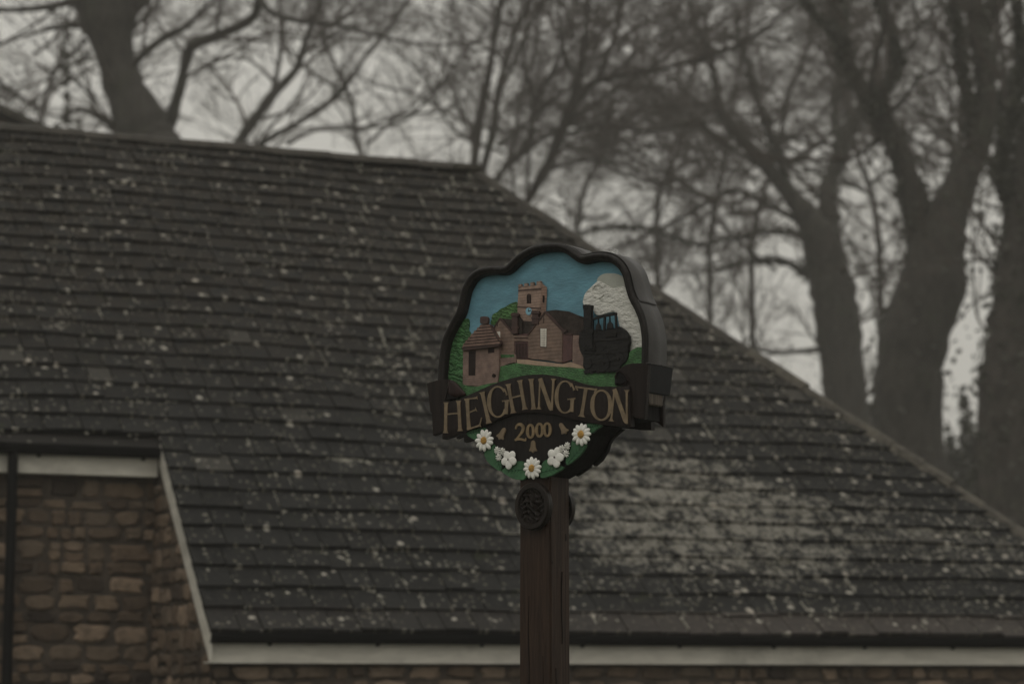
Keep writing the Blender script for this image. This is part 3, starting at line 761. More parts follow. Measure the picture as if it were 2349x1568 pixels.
# locomotive
loco = plates('locomotive', [
    ([(1396, 862), (1430, 846), (1500, 846), (1622, 850), (1632, 836), (1700, 832), (1742, 818), (1790, 852), (1826, 905), (1830, 960), (1816, 1010), (1818, 1076), (1796, 1128), (1752, 1168), (1744, 1196), (1640, 1222), (1530, 1208), (1500, 1224), (1440, 1206), (1420, 1160), (1424, 1090), (1392, 1030), (1380, 960), (1386, 900)], -.010, .018)], M['black'])
def disc3(cx, cy, r_, w_, th, n=24):
    return (ell(cx, cy, r_ * .86, r_, n), w_, th)
plates('wheel', [disc3(1590, 1140, 78, -.0075, .010)], M['black'], loco); 
plates('wheel', [disc3(1728, 1105, 66, -.0078, .010)], M['black'], loco)
plates('wheel', [disc3(1462, 1145, 44, -.0080, .010)], M['black'], loco)
for a_ in (disc3(1590, 1140, 20, -.0050, .006), disc3(1728, 1105, 18, -.0055, .006)): plates('wheel_hub', [a_], M['black_highlight'], loco)
plates('boiler_band', [([(1470, 936), (1640, 928), (1815, 915), (1824, 930), (1640, 946), (1470, 952)], -.0072, .006)], M['black_highlight'], loco)
plates('footplate', [([(1440, 1052), (1620, 1050), (1808, 1036), (1808, 1048), (1620, 1064), (1440, 1064)], -.0068, .006)], M['black_highlight'], loco)
plates('side_rod', [([(1462, 1139), (1590, 1134), (1728, 1100), (1730, 1110), (1592, 1146), (1464, 1150)], -.0045, .003)], M['black_highlight'], loco)
plates('cylinder', [([(1615, 868), (1640, 858), (1690, 856), (1718, 870), (1718, 912), (1615, 914)], -.0055, .008)], M['black_highlight'], loco, bevel=.002)
plates('pipe', [([(1508, 958), (1520, 956), (1536, 1010), (1520, 1060), (1506, 1060), (1520, 1008)], -.0068, .005)], M['black_highlight'], loco)
plates('smokestack', [([(1416, 622), (1428, 632), (1440, 620), (1455, 632), (1470, 622), (1484, 634), (1502, 628), (1502, 660), (1496, 668), (1498, 760), (1508, 1010), (1428, 1010), (1424, 760), (1422, 668), (1416, 660)], -.004, .016), ([(1414, 846), (1512, 846), (1516, 872), (1412, 872)], -.0025, .016), ([(1420, 1000), (1516, 1000), (1520, 1030), (1418, 1030)], -.0025, .016)], M['black'], loco, bevel=.004)
plates('cab_frame', [([(1492, 748), (1560, 722), (1704, 696), (1718, 698), (1718, 716), (1600, 738), (1498, 766)], -.007, .008), ([(1696, 702), (1712, 700), (1722, 830), (1704, 832)], -.0065, .008),
                     ([(1600, 738), (1618, 735), (1616, 850), (1596, 850)], -.006, .008), ([(1500, 770), (1512, 768), (1510, 850), (1498, 850)], -.006, .008), ([(1549, 742), (1557, 740), (1560, 790), (1574, 812), (1580, 850), (1530, 850), (1534, 812), (1548, 790)], -.0055, .007),
                     ([(1650, 728), (1658, 727), (1660, 775), (1680, 796), (1686, 840), (1628, 840), (1634, 796), (1650, 776)], -.0055, .007)], M['black'], loco)
plates('track', [([(1420 + i * 52, 1212 + (i % 2) * 12), (1470 + i * 52, 1200), (1500 + i * 52, 1222 - i * 3), (1440 + i * 52, 1242 - i * 4)], -.014 + i * .0006, .008) for i in range(6)], M['black'], loco)

# banner
rib_top = [(186, 372), (240, 362), (300, 350), (370, 322), (480, 272), (600, 218), (720, 175), (850, 140), (950, 124), (1050, 121), (1150, 128), (1250, 150), (1350, 182), (1450, 210), (1550, 224), (1650, 228), (1740, 226), (1832, 222)]
rib_bot = [(1840, 580), (1740, 580), (1650, 570), (1500, 552), (1400, 533), (1300, 508), (1200, 482), (1100, 464), (1000, 457), (900, 461), (800, 478), (700, 508), (560, 562), (450, 604), (350, 638), (250, 672), (178, 692)]
def ribbon_sheet(name, top, bot, w0, bulge, th, mat, parent):
    """a gently waved carved ribbon, front skin + edges"""
    n = 40
    def res(P):
        P = crom(P, 5); d = np.r_[0, np.cumsum(np.linalg.norm(np.diff(P, axis=0), axis=1))]
        q = np.linspace(0, d[-1], n); return np.stack([np.interp(q, d, P[:, 0]), np.interp(q, d, P[:, 1])], 1)
    A_, B_ = res(top), res(bot[::-1]); m = 6; vs = []
    for i in range(n):
        t_ = i / (n - 1)
        for j in range(m):
            q = j / (m - 1); x, y = A_[i] * (1 - q) + B_[i] * q
            vs.append(Z2(x, y, w0 + bulge * math.sin(math.pi * t_) - .004 * (2 * q - 1) ** 4))
    nf = len(vs); vs += [v - NV * th for v in vs]
    fs_ = [(i * m + j, i * m + j + 1, (i + 1) * m + j + 1, (i + 1) * m + j) for i in range(n - 1) for j in range(m - 1)]
    fs_ += [(nf + a, nf + d_, nf + c_, nf + b_) for a, b_, c_, d_ in fs_]
    for i in range(n - 1):
        fs_.append((i * m, (i + 1) * m, nf + (i + 1) * m, nf + i * m)); fs_.append((i * m + m - 1, (i + 1) * m + m - 1, nf + (i + 1) * m + m - 1, nf + i * m + m - 1))
    for j in range(m - 1):
        fs_.append((j, j + 1, nf + j + 1, nf + j)); e_ = (n - 1) * m; fs_.append((e_ + j, e_ + j + 1, nf + e_ + j + 1, nf + e_ + j))
    m_ = MB(); m_.add(vs, fs_); return m_.build(name, mat, parent, False, .0015)
banner = ribbon_sheet('banner', rib_top, rib_bot, .022, 0.0, .034, M['banner'], sign)
# tails and curls
plate('banner_tail', [(44, 200), (90, 185), (140, 172), (215, 162), (270, 200), (300, 300), (240, 372), (200, 420), (196, 620), (96, 662), (88, 460), (74, 452)], .006, .026, M['banner'], zf=Z2)
plate('banner_tail', [(1700, 214), (1702, 160), (1722, 104), (1752, 62), (1795, 38), (1850, 24), (1930, 22), (1994, 34), (1962, 514), (1900, 508), (1838, 488), (1830, 226)], .008, .026, M['banner'], zf=Z2)
plate('tail_fold', [(1935, 300), (1966, 300), (1966, 518), (1935, 512)], .004, .018, M['lead'], zf=Z2)
def curl(name, pts, w0, bul, mat):
    """rolled end of the ribbon: gently bulging wood"""
    P = crom([(x, y) for x, y in pts], 4, True); c = P.mean(0); n = len(P); vs = []
    for k_, (q, h) in enumerate(((1, 0), (.93, .45), (.75, .8), (.45, .97), (.15, 1))):
        for p_ in P: x, y = c + (p_ - c) * q; vs.append(Z2(x, y, w0 + bul * h))
    fs_ = [(k * n + i, k * n + (i + 1) % n, (k + 1) * n + (i + 1) % n, (k + 1) * n + i) for k in range(4) for i in range(n)] + [tuple(range(4 * n, 5 * n))]
    b_ = len(vs); vs += [Z2(x, y, w0 - .02) for x, y in P]; fs_ += [(i, (i + 1) % n, b_ + (i + 1) % n, b_ + i) for i in range(n)]
    m_ = MB(); m_.add(vs, fs_); return m_.build(name, mat, sign, True)
curl('banner_curl', [(238, 300), (228, 240), (242, 172), (290, 184), (336, 228), (390, 300), (345, 318), (285, 322)], .014, .009, M['curl'])
curl('curl_hollow_shade', [(204, 346), (210, 290), (226, 245), (240, 300), (300, 328), (340, 322), (270, 344)], .013, .004, M['board_under'])  # dark wood piece stands for the shade inside the ribbon's curl
curl('curl_hollow_shade', [(1700, 206), (1712, 150), (1736, 104), (1762, 118), (1795, 150), (1806, 180), (1780, 204), (1740, 212)], .0095, .003, M['board_under'])
for pts in ([(244, 168), (238, 210), (228, 262), (212, 300), (204, 338)], [(1700, 150), (1730, 92), (1765, 104), (1796, 132), (1822, 176)], [(1684, 214), (1730, 220), (1780, 210), (1812, 178)]):
    cr1 = MB(); P = crom(pts, 4)
    for k_ in range(len(P) - 1):
        (xa, ya), (xb, yb) = P[k_], P[k_ + 1]; cr1.add([Z2(xa - 5, ya, .012), Z2(xb - 5, yb, .012), Z2(xb, yb, .020), Z2(xa, ya, .020), Z2(xa + 6, ya + 3, .012), Z2(xb + 6, yb + 3, .012)], [(0, 1, 2, 3), (3, 2, 5, 4)])
    cr1.build('curl_lip', M['curl'], banner, True)
# rear banner
rear = MB(); shift = lambda x, y: PT(*uvw(Z2(x - 10, y, .0))[:2], -.165)
rear.prism([shift(x, y) for x, y in rib_top + rib_bot], -NV * .028); rear.build('rear_banner', M['banner'], sign)
rt = MB(); rt.prism([shift(x, y) for x, y in [(1812, 70), (1975, 60), (1945, 330), (1950, 560), (1900, 520), (1840, 500)]], -NV * .020); rt.build('rear_banner_tail', M['banner'], sign, bevel=.002)
for s_ in (0,):
    rt = MB(); rt.prism([PT(*uvw(Z2(x, y, .006))[:2], -.165) for x, y in [(44, 200), (215, 162), (300, 300), (196, 620), (96, 662), (88, 460)]], -NV * .02); rt.build('rear_banner_tail', M['banner'], sign)
# lead box over the banner's end, raw wood block under it
u0, v0, _ = uvw(Z1(2004, 1143, .0)); u1, v1, _ = uvw(Z1(1974, 1398, .0))
bx = MB()
wa, wb = .000, -.188
bx.add([PT(u0, v0, wa), PT(u0, v0, wb), PT(u1, v1, wb), PT(u1, v1, wa), PT(u0 - .10, v0 + .003, wa), PT(u0 - .10, v0 + .003, wb), PT(u1 - .01, v1, wb), PT(u1 - .01, v1, wa)],
       [(0, 1, 2, 3), (0, 4, 5, 1), (4, 7, 6, 5), (2, 6, 7, 3), (0, 3, 7, 4), (1, 5, 6, 2)])
bx.build('lead_cap', M['lead_dark'], sign, bevel=.004)
# worn lead lip and drips
lp = MB()
for k_ in range(14):
    q = k_ / 13; w_ = wa + (wb - wa) * q; lp.box(PT(u0 - .004 + random.uniform(-.002, .002), v0 + .001, w_), U * .005, NV * .008, V * .0025)
lp.build('lead_lip', M['lead'], sign, bevel=.001)
ub = u1 - .035
rb = MB(); rb.box(PT(ub, v1 - .022, -.085), U * .03, NV * .055, V * .025); rb.build('raw_block', M['raw'], sign, bevel=.004)
ub2 = MB(); ub2.box(PT(ub - .05, v1 - .055, -.085), U * .05, NV * .075, V * .05); ub2.build('block_recess', M['board_under'], sign)

# letters
def stroke(m_, x0, y0, x1, y1, wd, w_, sf=1.9, se=None, th=.0035):
    se = sf if se is None else se
    d = D3([x1 - x0, y1 - y0], dtype=float) if False else np.array([x1 - x0, y1 - y0], float); L_ = np.linalg.norm(d); d /= L_; nrm = np.array([-d[1], d[0]])
    hw = wd / 2; q = min(.13, 26 / L_)
    st = [(0, sf), (q * .35, 1 + (sf - 1) * .45), (q, 1.05), (.5, .95), (1 - q, 1.05), (1 - q * .35, 1 + (se - 1) * .45), (1, se)]
    a_ = [np.array([x0, y0]) + d * L_ * t_ + nrm * hw * k_ for t_, k_ in st]; b_ = [np.array([x0, y0]) + d * L_ * t_ - nrm * hw * k_ for t_, k_ in st][::-1]
    m_.prism([Z2(x, y, w_) for x, y in a_ + b_], -NV * th)
def arcs(m_, cx, cy, ax, ay, thin, thick, a0, a1, w_, tilt=0.0, n=30, th=.0035):
    """ring stroke with stress: thick at the sides, thin top and bottom"""
    vs = []; 
    for i in range(n + 1):
        a_ = a0 + (a1 - a0) * i / n; tk = thin + (thick - thin) * abs(math.cos(a_ - tilt)) ** 1.3
        for s_ in (0, 1):
            ex, ey = ax - tk * s_, ay - (thin + (tk - thin) * .3) * s_
            x, y = ex * math.cos(a_), ey * math.sin(a_)
            vs.append((cx + x, cy + y))
    F_ = [Z2(x, y, w_) for x, y in vs]; B_ = [p - NV * th for p in F_]; k_ = len(F_); fs_ = []
    for i in range(n):
        q = 2 * i; fs_ += [(q, q + 1, q + 3, q + 2), (k_ + q, k_ + q + 2, k_ + q + 3, k_ + q + 1), (q, q + 2, k_ + q + 2, k_ + q), (q + 1, k_ + q + 1, k_ + q + 3, q + 3)]
    if a1 - a0 < 2 * math.pi - .01: fs_ += [(0, k_, k_ + 1, 1), (2 * n, 2 * n + 1, k_ + 2 * n + 1, k_ + 2 * n)]
    m_.add(F_ + B_, fs_)
W0 = .0245
def letter(fn):
    m_ = MB(); fn(m_); return m_.build('letter', M['gold'], banner)
def gl(cx, cy, ax, ay, barx, bary, bary2, k_):
    def f(m_):
        arcs(m_, cx, cy, ax, ay, 13, 34, .55, 2 * math.pi - .75, W0)
        stroke(m_, barx, bary, barx - 6, bary2, 30, W0 + .0004, 1.5, 1.0)
        stroke(m_, barx - 42, bary + 4, barx + 26, bary - 4, 10, W0 + .0008, 1.6)
        stroke(m_, cx + ax * .60, cy - ay * .83, cx + ax * .88, cy - ay * .42, 13, W0 + .0012, 1.0, 2.2)
    return f
def f(m_): stroke(m_, 212, 366, 207, 638, 27, W0, 1.7); stroke(m_, 322, 352, 336, 620, 27, W0 + .0004, 1.8); stroke(m_, 218, 472, 330, 461, 13, W0 + .0008, 1)
letter(f)
def f(m_):
    stroke(m_, 398, 338, 414, 606, 30, W0, 1.3); stroke(m_, 375, 343, 488, 326, 13, W0 + .0004, 1.2, 2.4); stroke(m_, 410, 458, 478, 430, 12, W0 + .0008, 1, 3.6); stroke(m_, 400, 606, 515, 568, 15, W0 + .0012, 1.2, 2.6); stroke(m_, 508, 572, 526, 500, 9, W0 + .0016, 1.6, .8)
letter(f)
letter(lambda m_: stroke(m_, 530, 276, 590, 552, 30, W0, 1.9))
letter(gl(668, 362, 94, 140, 748, 352, 470, 0))
def f(m_): stroke(m_, 760, 205, 806, 462, 29, W0, 1.9); stroke(m_, 862, 172, 908, 430, 29, W0 + .0004, 1.9); stroke(m_, 782, 330, 888, 302, 13, W0 + .0008, 1)
letter(f)
letter(lambda m_: stroke(m_, 962, 160, 986, 430, 30, W0, 1.9))
def f(m_): stroke(m_, 1042, 156, 1030, 428, 14, W0, 1.2, 3.2); stroke(m_, 1040, 156, 1140, 438, 34, W0 + .0004, 1.0, .5); stroke(m_, 1160, 158, 1144, 438, 17, W0 + .0008, 3.0, 1.0)
letter(f)
letter(gl(1262, 320, 92, 146, 1326, 336, 450, 0))
def f(m_): stroke(m_, 1446, 250, 1406, 494, 29, W0, 1.1, 2.2); stroke(m_, 1352, 230, 1545, 256, 15, W0 + .0004, 1.4); stroke(m_, 1356, 222, 1372, 262, 11, W0 + .0008, 1, .6); stroke(m_, 1540, 250, 1520, 284, 11, W0 + .0012, 1, .6)
letter(f)
letter(lambda m_: arcs(m_, 1582, 392, 98, 138, 15, 36, 0, 2 * math.pi, W0))
def f(m_): stroke(m_, 1698, 256, 1668, 534, 15, W0, 1.2, 3.2); stroke(m_, 1696, 250, 1802, 550, 36, W0 + .0004, .9, .5); stroke(m_, 1806, 258, 1806, 556, 17, W0 + .0008, 3.0, 1.0)
letter(f)

# lower body with garland
gar = [(360, 600), (392, 642), (470, 700), (540, 800), (560, 860), (600, 910), (650, 945), (698, 975), (740, 1005), (790, 1035), (850, 1048), (905, 1046), (980, 1040), (1045, 1034), (1120, 1022), (1180, 990), (1252, 942), (1300, 915), (1370, 860), (1425, 790), (1460, 720), (1500, 650), (1592, 572), (1560, 500), (1000, 380), (500, 500)]
mb = MB(); mb.prism([Z2(x, y, -.006) for x, y in gar], -NV * .152); lower = mb.build('lower_board', M['board_under'], sign)
plate('inscription_board', [(560, 560), (700, 480), (1000, 430), (1300, 480), (1420, 545), (1400, 600), (1330, 700), (1270, 800), (1130, 870), (1000, 892), (860, 890), (740, 830), (640, 740), (590, 660)], .004, .012, M['board'], zf=Z2)
ins = [o for o in sign.children if o.name == 'inscription_board'][0]
# rear garland scallops
rg = MB()
for pts in ([(1180, 990), (1252, 942), (1300, 905), (1300, 850), (1240, 900), (1120, 960)], [(1340, 900), (1400, 850), (1455, 760), (1480, 660), (1400, 700), (1300, 860)], [(1460, 720), (1500, 650), (1592, 572), (1480, 560), (1420, 660)]):
    rg.prism([PT(*uvw(Z2(x + 10, y + 6, -.006))[:2], -.150) for x, y in pts], -NV * .02)
rg.build('rear_leaf', M['board_under'], sign)
def leafp(pts, mid, w_=.006):
    L_ = plate('leaf', pts, w_, .014, M['leaf'], zf=Z2, bevel=.002, sm=2)
    vn = MB(); (xa, ya), (xb, yb) = mid
    d = np.array([xb - xa, yb - ya], float); nn = np.array([-d[1], d[0]]) / np.linalg.norm(d)
    def line(p_, q_, wd=2.2): 
        e_ = np.array(q_) - np.array(p_); m2 = np.array([-e_[1], e_[0]]) / np.linalg.norm(e_) * wd
        vn.prism([Z2(*(np.array(p_) + m2), w_ + .0006), Z2(*(np.array(q_) + m2 * .3), w_ + .0006), Z2(*(np.array(q_) - m2 * .3), w_ + .0006), Z2(*(np.array(p_) - m2), w_ + .0006)], -NV * .001)
    line(mid[0], mid[1], 3)
    for t_ in (.2, .38, .56, .74):
        b_ = np.array(mid[0]) + d * t_
        for s_ in (-1, 1): line(b_, b_ + d * .16 + nn * s_ * 34 * (1 - abs(t_ - .45)), 2)
    vn.build('leaf_vein', M['vein'], L_)
leafp([(388, 640), (450, 610), (548, 590), (560, 610), (500, 660), (478, 700), (430, 680)], ((400, 645), (530, 612)))
leafp([(548, 810), (600, 770), (640, 735), (655, 800), (700, 880), (696, 975), (640, 945), (590, 905), (560, 860)], ((640, 760), (690, 960)))
leafp([(700, 975), (740, 940), (800, 905), (850, 885), (905, 895), (930, 980), (905, 1046), (850, 1050), (790, 1035)], ((890, 960), (730, 980)))
leafp([(1045, 1034), (1040, 960), (1065, 895), (1110, 870), (1160, 910), (1255, 940), (1180, 992), (1120, 1022)], ((1055, 985), (1230, 945)))
leafp([(1276, 922), (1270, 850), (1310, 780), (1322, 700), (1380, 735), (1448, 735), (1420, 800), (1360, 865)], ((1290, 900), (1420, 750)))
leafp([(1440, 560), (1500, 552), (1592, 570), (1540, 606), (1500, 640), (1460, 620)], ((1460, 590), (1575, 574)))
# numerals
def num(fn): m_ = MB(); fn(m_); return m_.build('numeral', M['gold_bright'], ins)
def ribbon2d(m_, pts, wds, w_, th=.005):
    P = crom(pts, 5); n = len(P); W_ = np.interp(np.linspace(0, 1, n), np.linspace(0, 1, len(wds)), wds)
    T_ = np.gradient(P, axis=0); T_ /= np.linalg.norm(T_, axis=1, keepdims=True); N_ = np.stack([-T_[:, 1], T_[:, 0]], 1)
    A_ = P + N_ * W_[:, None] / 2; B_ = P - N_ * W_[:, None] / 2
    vs = [Z2(*a, w_) for a in A_] + [Z2(*b, w_) for b in B_]; k_ = len(vs); vs += [v - NV * th for v in vs]
    fs_ = [(i, i + 1, n + i + 1, n + i) for i in range(n - 1)] + [(k_ + i, k_ + n + i, k_ + n + i + 1, k_ + i + 1) for i in range(n - 1)]
    fs_ += [(i, k_ + i, k_ + i + 1, i + 1) for i in range(n - 1)] + [(n + i, n + i + 1, k_ + n + i + 1, k_ + n + i) for i in range(n - 1)]
    fs_ += [(0, n, k_ + n, k_), (n - 1, k_ + n - 1, k_ + 2 * n - 1, 2 * n - 1)]
    m_.add(vs, fs_)
WN = .008
num(lambda m_: (ribbon2d(m_, [(826, 604), (836, 572), (866, 560), (892, 584), (886, 622), (858, 660), (830, 694)], (14, 18, 26, 28, 24, 18, 14), WN), ribbon2d(m_, [(818, 700), (850, 690), (880, 694), (910, 702), (914, 680)], (18, 22, 20, 16, 5), WN + .0005)))
for i, (cx, cy) in enumerate(((956, 622), (1036, 612), (1104, 608))):
    num(lambda m_, cx=cx, cy=cy, i=i: arcs(m_, cx, cy, 39, 66, 20, 25, 0, 2 * math.pi, WN + .0007 * i, th=.005, n=26))
# bells
def bell(cx, cy, ang, sz):
    shp = [(-.14, -1), (.14, -1), (.42, -.82), (.52, -.5), (.56, -.1), (.66, .3), (.95, .62), (.95, .8), (.25, .84), (.2, 1.06), (0, 1.12), (-.2, 1.06), (-.25, .84), (-.95, .8), (-.95, .62), (-.66, .3), (-.56, -.1), (-.52, -.5), (-.42, -.82)]
    ca, sa = math.cos(ang), math.sin(ang)
    pts = [(cx + (x * .72 * ca - y * sa) * sz, cy + (x * .72 * sa + y * ca) * sz) for x, y in shp]
    plate('bell', pts, .010, .006, M['gold'], ins, Z2, .0025)
bell(704, 642, math.radians(28), 56); bell(1242, 596, math.radians(-30), 54); bell(978, 755, 0, 54)

# flowers
def dome(m_, c, a, b, ang, h, w_, ns=12):
    ca, sa = math.cos(ang), math.sin(ang); cu, cv = c; vs = []
    lv = ((1, -.004), (1, .25), (.82, .7), (.45, .97), (.12, 1))
    for q, hh in lv:
        for i in range(ns):
            t_ = 2 * math.pi * i / ns; x, y = a * q * math.cos(t_), b * q * math.sin(t_)
            vs.append(PT(cu + x * ca - y * sa, cv + x * sa + y * ca, w_ + h * hh))
    fs_ = [(k * ns + i, k * ns + (i + 1) % ns, (k + 1) * ns + (i + 1) % ns, (k + 1) * ns + i) for k in range(len(lv) - 1) for i in range(ns)] + [tuple(range((len(lv) - 1) * ns, len(lv) * ns))]
    m_.add(vs, fs_)
def daisy(x, y, R_, np_, ph, w_=.014):
    cu, cv, _ = uvw(Z2(x, y, w_)); m_ = MB()
    for i in range(np_):
        a = ph + 2 * math.pi * i / np_ + random.uniform(-.07, .07); rr = R_ * random.uniform(.55, .62)
        dome(m_, (cu + math.cos(a) * rr, cv + math.sin(a) * rr), R_ * random.uniform(.39, .44), R_ * random.uniform(.20, .235), a, .008, w_ - .003 + .0004 * (i % 2))
    dome(m_, (cu, cv), R_ * .34, R_ * .34, 0, .006, w_ - .003)
    o = m_.build('daisy', M['white'], sign, True)
    c_ = MB(); dome(c_, (cu, cv), R_ * .30, R_ * .34, 0, .012, w_ + .001, 16)
    for _ in range(34):
        q, t_ = math.sqrt(random.random()) * .26 * R_, random.uniform(0, 6.28); dome(c_, (cu + q * math.cos(t_), cv + q * math.sin(t_) * 1.1), .0022, .0022, 0, .003, w_ + .001 + .012 * math.sqrt(max(0, 1 - (q / (.32 * R_)) ** 2)) - .001, 6)
    c_.build('flower_centre', M['yellow'], o, True)
Rm = 104 / 3.6138 * ZS / F * 10.15
daisy(550, 704, Rm, 11, .2); daisy(1406, 650, Rm, 12, .5); daisy(972, 948, Rm * .96, 12, .1)
def blossom(x, y, R_, ph):
    w_ = .015; cu, cv, _ = uvw(Z2(x, y, w_)); m_ = MB()
    for i in range(5):
        a = ph + 2 * math.pi * i / 5; dome(m_, (cu + math.cos(a) * R_ * .56, cv + math.sin(a) * R_ * .56), R_ * .50, R_ * .45, a, .0045, w_ - .003 + .0008 * i)
    dome(m_, (cu, cv), R_ * .40, R_ * .40, 0, .004, w_ - .003)
    o = m_.build('blossom', M['white'], sign, True)
    c_ = MB(); dome(c_, (cu, cv), R_ * .09, R_ * .11, 0, .004, w_ + .0065, 8); c_.build('flower_centre', M['chim'], o, True)
blossom(768, 872, Rm * .80, .9); blossom(1176, 852, Rm * .86, 1.2)
def umbel(x, y, R_):
    w_ = .014; cu, cv, _ = uvw(Z2(x, y, w_)); m_ = MB()
    for i in range(9):
        a = 2 * math.pi * i / 9 + random.uniform(-.1, .1); dome(m_, (cu + math.cos(a) * R_ * .62, cv + math.sin(a) * R_ * .62), R_ * .36, R_ * .17, a, .006, w_ - .003, 8)
    for i in range(5):
        a = 2 * math.pi * i / 5; dome(m_, (cu + math.cos(a) * R_ * .3, cv + math.sin(a) * R_ * .3), R_ * .2, R_ * .14, a, .008, w_ - .002, 8)
    m_.build('small_flower', M['white'], sign, True)
for x, y in ((663, 790), (708, 800), (676, 850), (1232, 776), (1281, 752), (1270, 820)): umbel(x, y, Rm * .36)

# ------------------------------------------------------------------ bare winter trees
def bark_mat(name, c):
    t = NT(name); v = t.mapv((1, 1, .35)); n = t.noise(5, 6, .7, v)
    col = t.mix(t.rng(n, .3, .7), scl(c, .6), scl(c, 1.4)); col = t.mix(t.rng(t.noise(1.1, 4), .5, .75, 0, .5), col, (0.04, 0.045, 0.028))
    t.bump(n, .8, .05); return t.fin(col, .9, .2)
M['bark'] = bark_mat('bark', (0.042, 0.037, 0.032)); M['bark2'] = bark_mat('bark_brown', (0.044, 0.037, 0.032))
M['twig'] = bark_mat('twig_bark', (0.062, 0.048, 0.041)); M['ivy'] = painted('ivy_leaf', (0.045, 0.044, 0.032), .3, 3, .6)
def tubes(P, R, sides, ref=None):
    Tn, N, _ = P.shape
    T_ = np.gradient(P, axis=1); T_ /= (np.linalg.norm(T_, axis=2, keepdims=True) + 1e-9)
    if ref is None:
        ref = np.where(np.abs(T_.mean(1)[:, 1:2]) > .75, np.array([[1., .1, .1]]), np.array([[.1, 1., .05]]))[:, None, :]
    e1 = np.cross(T_, np.broadcast_to(ref, T_.shape)); e1 /= (np.linalg.norm(e1, axis=2, keepdims=True) + 1e-9); e2 = np.cross(T_, e1)
    a = np.arange(sides) * 2 * math.pi / sides
    V_ = P[:, :, None, :] + R[:, :, None, None] * (np.cos(a)[None, None, :, None] * e1[:, :, None, :] + np.sin(a)[None, None, :, None] * e2[:, :, None, :])
    V_ = V_.reshape(-1, 3)
    t_, i, j = np.meshgrid(np.arange(Tn), np.arange(N - 1), np.arange(sides), indexing='ij')
    b = t_ * N * sides + i * sides; j2 = (j + 1) % sides
    Q = np.stack([b + j, b + j2, b + sides + j2, b + sides + j], -1).reshape(-1, 4)
    return V_, Q
def children(P, R, per_len, lmin, lmax, amin, amax, rk, N=6, up=.15, t0=.12, lenf=None, maxn=None, wob=.10):
    """spawn branches from polylines P (T,N,3) with radii R (T,N)"""
    seg = np.linalg.norm(np.diff(P, axis=1), axis=2); L_ = seg.sum(1)
    cnt = np.maximum(1, (L_ * per_len + rng.random(len(L_))).astype(int)); idx = np.repeat(np.arange(len(P)), cnt)
    if maxn and len(idx) > maxn: idx = rng.choice(idx, maxn, replace=False)
    n = len(idx); t_ = t0 + (1 - t0) * rng.random(n) ** .8; x = t_ * (P.shape[1] - 1); i0 = np.minimum(x.astype(int), P.shape[1] - 2); fr = (x - i0)[:, None]
    base = P[idx, i0] * (1 - fr) + P[idx, i0 + 1] * fr; tan = P[idx, i0 + 1] - P[idx, i0]; tan /= np.linalg.norm(tan, axis=1, keepdims=True) + 1e-9
    r0 = (R[idx, i0] * (1 - fr[:, 0]) + R[idx, i0 + 1] * fr[:, 0])
    rv = rng.normal(size=(n, 3)); perp = np.cross(tan, rv); perp /= np.linalg.norm(perp, axis=1, keepdims=True) + 1e-9
    ang = np.radians(rng.uniform(amin, amax, n))[:, None]; d = tan * np.cos(ang) + perp * np.sin(ang); d[:, 2] += up; d /= np.linalg.norm(d, axis=1, keepdims=True)
    ln = rng.uniform(lmin, lmax, n) * (1.15 - .6 * t_)
    if lenf is not None: ln *= lenf
    pts = [base]; dd = d.copy(); step = (ln / (N - 1))[:, None]
    bend = rng.normal(size=(n, 3)) * wob
    for k_ in range(N - 1):
        dd = dd + bend * .5 + rng.normal(size=(n, 3)) * wob; dd[:, 2] += up * .25; dd /= np.linalg.norm(dd, axis=1, keepdims=True); pts.append(pts[-1] + dd * step)
    CP = np.stack(pts, 1); rs_ = np.minimum(r0 * rk, ln * .022 + .004); CR = rs_[:, None] * np.linspace(1, .32, N)[None, :]
    return CP, CR
ZT = 2.0
